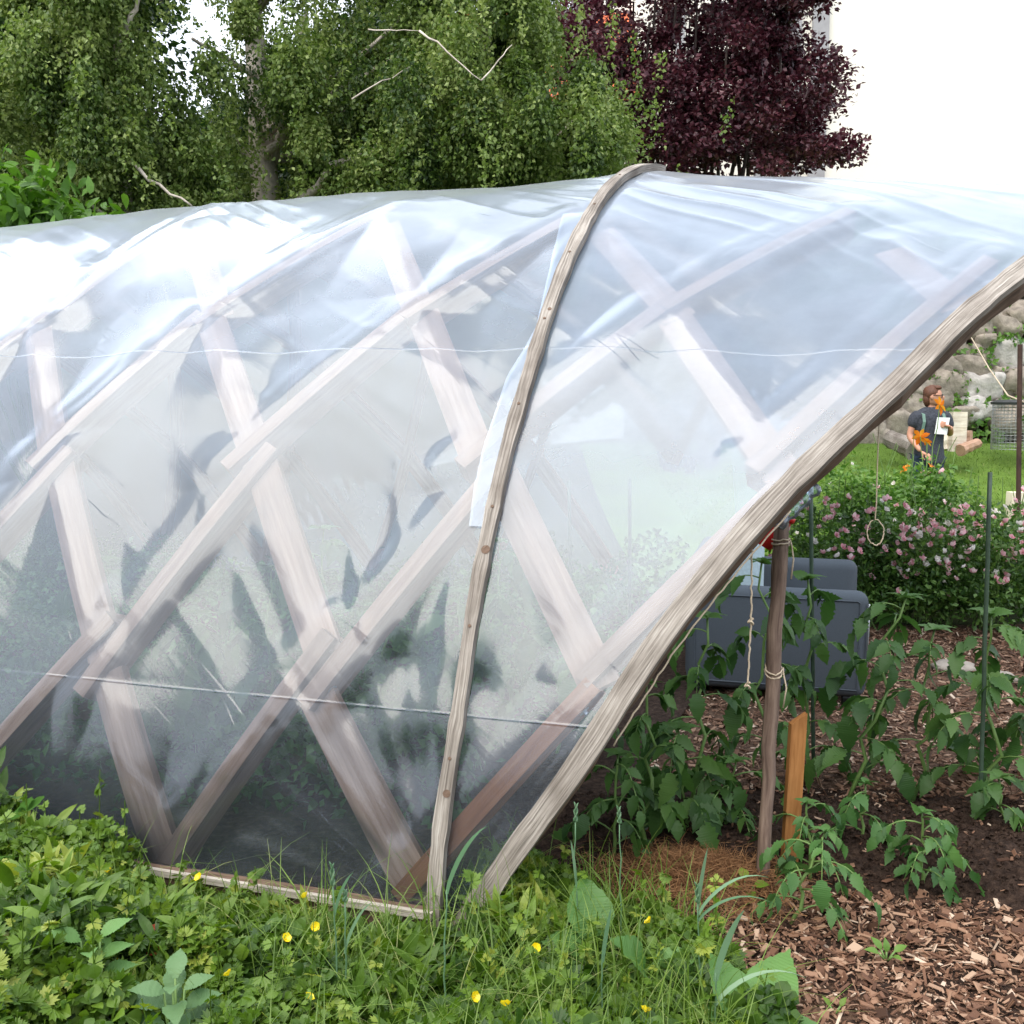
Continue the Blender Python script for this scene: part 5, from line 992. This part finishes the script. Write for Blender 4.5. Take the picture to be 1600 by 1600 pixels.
i3 = RNG.integers(0, n, 420); sp_ = pos[i3][pos[i3][:, 1] < cov_edge(pos[i3][:, 0]) - .03]
for q_ in sp_:
    h_ = RNG.uniform(.06, .20) + q_[2]; tp_ = np.array([q_[0] + RNG.normal() * .03, q_[1] + RNG.normal() * .03, h_]); g.tube([np.array([q_[0], q_[1], 0]), (q_ * [1, 1, 0] + tp_) / 2, tp_], .0016, 5)
    m_ = RNG.integers(4, 9); kk_ = RNG.uniform(.45, 1, m_)[:, None]; g.scatter(COVER3 if RNG.random() < .6 else COVER5, np.array([q_[0], q_[1], 0]) + (tp_ - np.array([q_[0], q_[1], 0])) * kk_, rdir(m_, .2), nrm(UP + RNG.normal(size=(m_, 3)) * .4), RNG.uniform(.018, .042, m_), np.clip(RNG.normal(.7, .2, m_), 0, 1))
tag(g.build('ground_cover', M['cover']), 'dense green lobed weeds in front of the greenhouse', 'weeds', kind='stuff')
g = Geo()
def blades(g, n, xs, ys, hs, wd, bend, ok=None, tone=(.1, .9)):
    x = RNG.uniform(*xs, n); y = RNG.uniform(*ys, n)
    if ok is not None: k = ok(x, y); x, y = x[k], y[k]
    for a, b in zip(x, y):
        h = RNG.uniform(*hs); th = RNG.random() * 6.283; d = np.array([math.cos(th), math.sin(th), 0]); be = RNG.uniform(*bend); k = np.linspace(0, 1, 6)[:, None]; p = np.array([a, b, 0]) + d * h * be * k ** 1.8 + UP * h * (k - .45 * be * k ** 2.5)
        s_ = np.array([-d[1], d[0], 0]); w_ = RNG.uniform(*wd) * (1 - k ** 1.8) + .0003; V = np.empty((12, 3)); V[0::2] = p - s_ * w_; V[1::2] = p + s_ * w_; i = np.arange(5) * 2; g.add(V, [np.stack([i, i + 1, i + 3, i + 2], 1)], V[:, :2], RNG.uniform(*tone))
blades(g, 1700, (-2.2, 1.0), (2.1, 3.6), (.12, .38), (.0010, .003), (.2, 1.0), lambda x, y: y < cov_edge(x) - .02)
blades(g, 650, (-.75, .55), (2.15, 3.05), (.16, .42), (.0014, .0035), (.1, .8), lambda x, y: (y < cov_edge(x) - .02) & (vnoise(x * 4, y * 3, 75) > .35))
blades(g, 260, (.2, .75), (2.9, 3.4), (.15, .35), (.0014, .003), (.1, .7), lambda x, y: y < cov_edge(x) + .05)
blades(g, 500, (-1.8, .7), (2.15, 3.3), (.10, .30), (.0008, .0018), (.5, 1.6), lambda x, y: y < cov_edge(x) - .02, (.97, 1.0))
tag(g.build('grass_blades', M['grass']), 'long loose grass blades among the weeds', 'grass', kind='stuff')
# buttercups, singly
BC = Geo(); a = np.arange(5) * 2 * math.pi / 5
BC.scatter(leaflet(5, .55, 0, -.35, 0, .7, .2), np.zeros((5, 3)), np.stack([np.cos(a), np.sin(a), np.full(5, .35)], 1), np.tile(UP, (5, 1)), .0175, RNG.random(5)); blob(BC, (0, 0, .002), (.003, .003, .003), 8, 5, 0, 1, .2); BCM = BC.data('buttercup', M['yellow_petal'], True)
BCL = [(103, 1308), (24, 1322), (14, 1320), (168, 1363), (118, 1363), (166, 1425), (18, 1446), (35, 1434), (100, 1468), (222, 1453), (15, 1410), (116, 1419), (83, 1514), (76, 1549), (5, 1556), (357, 1524), (477, 1402), (492, 1448), (446, 1467), (481, 1560), (312, 1372), (740, 1558), (790, 1572), (838, 1482), (1015, 1441), (1008, 1581), (285, 1485), (70, 1543), (184, 1508)]
for j, (px, py) in enumerate(BCL):
    Yb = 2.35 + 1.1 * (1600 - py) / 300; hb = .16 if px < 450 else .12; p = at_z(px, py, hb + .03)
    lab = 'yellow buttercup among the lobed weeds at the left of the base beam' if px < 440 else 'yellow buttercup in the grass before the foot of the end arch'
    o = put(BCM, 'buttercup', p, None, tilt=.5); lab = 'tiny yellow buttercup among the lobed green weeds' if px < 440 else 'tiny yellow buttercup in the tall grass by the foot'
    tag(o, lab, 'buttercup', 'yellow buttercups in the weeds' if px < 440 else 'yellow buttercups in the grass'); g = Geo(); q = np.array(p); g.tube([q - UP * .0, q - UP * .06 + np.array([.004, 0, 0]), q - UP * .14], .0011, 5); s_ = g.build('stem', M['stem'], o); s_.matrix_parent_inverse = Matrix.Identity(4); s_.parent = o
    bpy.context.view_layer.update(); s_.matrix_parent_inverse = o.matrix_world.inverted()
# cereal stalks
def cereal(label, foot, top, ear, leaves, r=.0026):
    foot = np.asarray(foot, float); top = np.asarray(top, float); t = thing('cereal_stalk', label, 'cereal stalk', foot, 'green cereal stalks in the weeds'); g = Geo(); p = limb(foot, top, 9, .015); g.tube(p, np.linspace(r, r * .75, 9), 6); g.build('stem', M['wheat'], t, True)
    T_ = nrm(p[-1] - p[-3])
    if ear:
        g = Geo()
        for i in range(22):
            k = i / 22; q = top + T_ * ear * k; a = (i % 2) * math.pi + .3 * i; d = T_ * .8 + (np.array([1, 0, 0]) * math.cos(a) + np.array([0, 1, 0]) * math.sin(a)) * .45; g.tube([q, q + d * .008, q + d * .015], [.0016, .0042 * (1 - .5 * k), .0008], 6, RNG.random())
        g.build('ear', M['wheat'], t, True)
    for (k, dx, dz, ln, wd) in leaves:
        q = foot + (top - foot) * k; n = 9; kk = np.linspace(0, 1, n)[:, None]; d = np.array([dx, -.15, 0]); pt = q + d * ln * kk ** 1.3 + UP * ln * (dz * kk - abs(dx) * .5 * kk ** 3); s_ = nrm(np.cross(d, UP) + np.array([.5, .2, 0])); w_ = wd * np.sin(math.pi * np.clip(kk * .8 + .2, 0, 1)) ** .7
        V = np.empty((3 * n, 3)); V[0::3] = pt - s_ * w_; V[1::3] = pt - UP * wd * .3; V[2::3] = pt + s_ * w_; qd = [(i * 3 + j, i * 3 + j + 1, i * 3 + j + 4, i * 3 + j + 3) for i in range(n - 1) for j in (0, 1)]; g = Geo(); g.add(V, [qd], V[:, :2], RNG.random()); g.build('leaf_blade', M['wheat'], t, True)
def CS(px0, py0, px1, py1, Y): f = at_Y(px0, py0, Y); f[2] = 0; return f, at_Y(px1, py1, Y)
cereal('cereal stalk with a plump green ear and one upright blade against the end arch', *CS(902, 1470, 899, 1285, 2.95), .055, [(.55, -.12, 1, .16, .006)])
cereal('slender cereal stalk with a short ear in front of the dark soil', *CS(972, 1450, 968, 1288, 2.95), .05, [])
cereal('cereal stalk with a wide drooping blade crossing the seam batten', *CS(693, 1520, 698, 1390, 2.6), 0, [(.97, .42, 1.0, .26, .007)], .003)
cereal('cereal stalk topped by a bristly ear before the base lath', *CS(532, 1560, 520, 1385, 2.6), .06, [(.8, .35, 1.0, .16, .005)])
cereal('thin cereal stalk with a small ear beside the bristly one', *CS(537, 1560, 539, 1410, 2.6), .03, [(.6, .4, 1, .2, .005)])
cereal('cereal stalk with three long arching blades on the straw side', *CS(1097, 1560, 1090, 1412, 2.65), .055, [(.95, .10, 1.1, .18, .006), (.9, .75, .9, .24, .006), (.85, .9, .75, .22, .006)])
cereal('blue-green cereal shoot without an ear next to the big dock leaf', *CS(1120, 1590, 1118, 1520, 2.5), 0, [(.9, .28, 1.1, .22, .009), (.6, .85, .8, .26, .008)], .003)
cereal('cereal shoot standing in the grass before the round crinkled leaf', *CS(940, 1580, 942, 1490, 2.55), 0, [(.9, .12, 1.1, .16, .006), (.7, -.45, -.6, .10, .006)])
# big single leaves and leaf rosettes
def rosette(name, label, cat, c, specs, mat, shape=BROAD):
    c = np.asarray(c, float); t = thing(name, label, cat, c); g = Geo(); s0 = Geo()
    for (dx, dy, dz, ln, lift, tone) in specs:
        d = nrm([dx, dy, dz]); o_ = c + np.array([d[0] * .03, d[1] * .03, lift]); s0.tube([c, c + (o_ - c) * .6, o_], .003, 6); g.scatter(shape, [o_], [d], [UP + np.array([0, -.35, 0])], ln, tone)
    s0.build('leaf_stalk', M['stem'], t, True); g.build('leaf', mat, t, True); return t
WIDE = leaflet(17, .36, .015, .45, .018, .5, .3); SERR = leaflet(25, .27, .06, .35, .008, .45, .35); PALM = compound(3, .8, [(-.8, .3), (-1.1, .6), (-.8, .75), (-.7, .95), (0, 1.1), (.7, .95), (.8, .75), (1.1, .6), (.8, .3)])
c = at_z(930, 1510, 0); rosette('dock_plant', 'broad yellow-green leaf standing up in the weeds near the ears', 'weed', c, [(-.1, .3, 1, .20, .06, .3), (-.6, -.2, .5, .14, .05, .6)], M['broad'], WIDE)
c = at_z(1010, 1560, 0); rosette('beet_plant', 'plant with round crinkled leaves beside the broad upright leaf', 'weed', c, [(-.2, -.35, 1, .17, .07, .35), (.5, -.1, .7, .15, .05, .6), (-.8, .1, .4, .12, .04, .5)], M['broad'], WIDE)
c = at_z(1175, 1640, 0); rosette('dock_plant', 'large bright wavy dock leaf at the corner of the wood chips', 'weed', c, [(.45, .5, .75, .24, .05, .8), (-.3, .5, .9, .20, .05, .5), (.9, 0, .4, .16, .04, .7), (-.8, .2, .6, .16, .04, .4)], M['broad'], BROAD)
def pairs(n, ln, z0, z1, seed, up=.35):
    r = np.random.default_rng(seed); o = []
    for k in range(n):
        a = k * 1.57 + r.random() * .5
        for f in (0, math.pi): o.append((math.cos(a + f), math.sin(a + f), up + .5 * k / n + r.normal() * .15, ln * r.uniform(.75, 1.1) * (1 - .35 * k / n), z0 + (z1 - z0) * k / max(1, n - 1), float(np.clip(.3 + .6 * k / n + r.normal() * .1, 0, 1))))
    return o
c = at_z(150, 1650, 0); rosette('nettle_plant', 'tall toothed light green nettle-like plant at the lower picture edge', 'weed', c, pairs(9, .13, .12, .32, 1), M['broad'], SERR)
c = at_z(60, 1670, 0); rosette('rosette_plant', 'smooth grey-green rosette of rounded leaves beside the toothed plant', 'weed', c, pairs(8, .12, .12, .26, 2), M['grey_leaf'], WIDE)
c = at_z(278, 1690, 0); rosette('rosette_plant', 'grey-green plant with wavy leaves next to the red leaf', 'weed', c, pairs(8, .12, .12, .26, 3), M['grey_leaf'], BROAD)
c = at_z(20, 1560, 0); rosette('nettle_plant', 'smaller toothed light green plant crowded by the taller one', 'weed', c, pairs(5, .10, .12, .26, 4), M['broad'], SERR)
c = at_z(213, 1590, .0); rosette('red_leaved_weed', 'single coral red leaf glowing among the green weeds', 'weed', c, [(0.3, 0.2, 0.6, 0.07425, 0.2, 0.4), (-0.6, 0.1, 0.3, 0.0675, 0.2, 0.6), (0.9, -0.1, 0.3, 0.06075, 0.19, 0.2)], M['red_leaf'], SERR)
c = at_z(48, 1400, .0); rosette('lobed_weed', 'large pale lobed leaf on a thin stalk above the lobed weeds', 'weed', c, [(.1, -.2, .35, .085, .30, .7)], M['broad'], PALM)
c = at_z(5, 1450, .0); rosette('lobed_weed', 'large pale leaf cut by the picture edge below the buttercups', 'weed', c, [(.1, -.3, .3, .09, .22, .8)], M['broad'], PALM)
c = at_z(1165, 1405, 0); rosette('small_weed', 'small round-leaved seedling at the foot of the knotty pole', 'weed', c, [(-.5, -.3, .4, .05, .05, .9), (.6, -.2, .4, .05, .05, .8), (0, .5, .5, .05, .06, .9), (.1, -.8, .3, .045, .04, .8)], M['cover'], WIDE)
c = at_z(1385, 1503, 0); rosette('small_weed', 'curly bright green seedling alone at the edge of the wood chips', 'weed', c, [(-.8, -.1, .5, .045, .03, .8), (-.3, .4, .6, .045, .03, .7), (.7, .1, .5, .045, .03, .8), (.2, -.6, .4, .04, .03, .9), (0, .1, 1, .04, .03, .6)], M['bed_leaf'], SERR)
c = at_z(1305, 1585, 0); rosette('small_weed', 'tiny sprig growing out of the pale wood chips', 'weed', c, [(-.4, .2, .8, .03, .02, .8), (.5, .2, .8, .03, .02, .7), (0, -.5, .6, .028, .02, .9)], M['cover'], SERR)
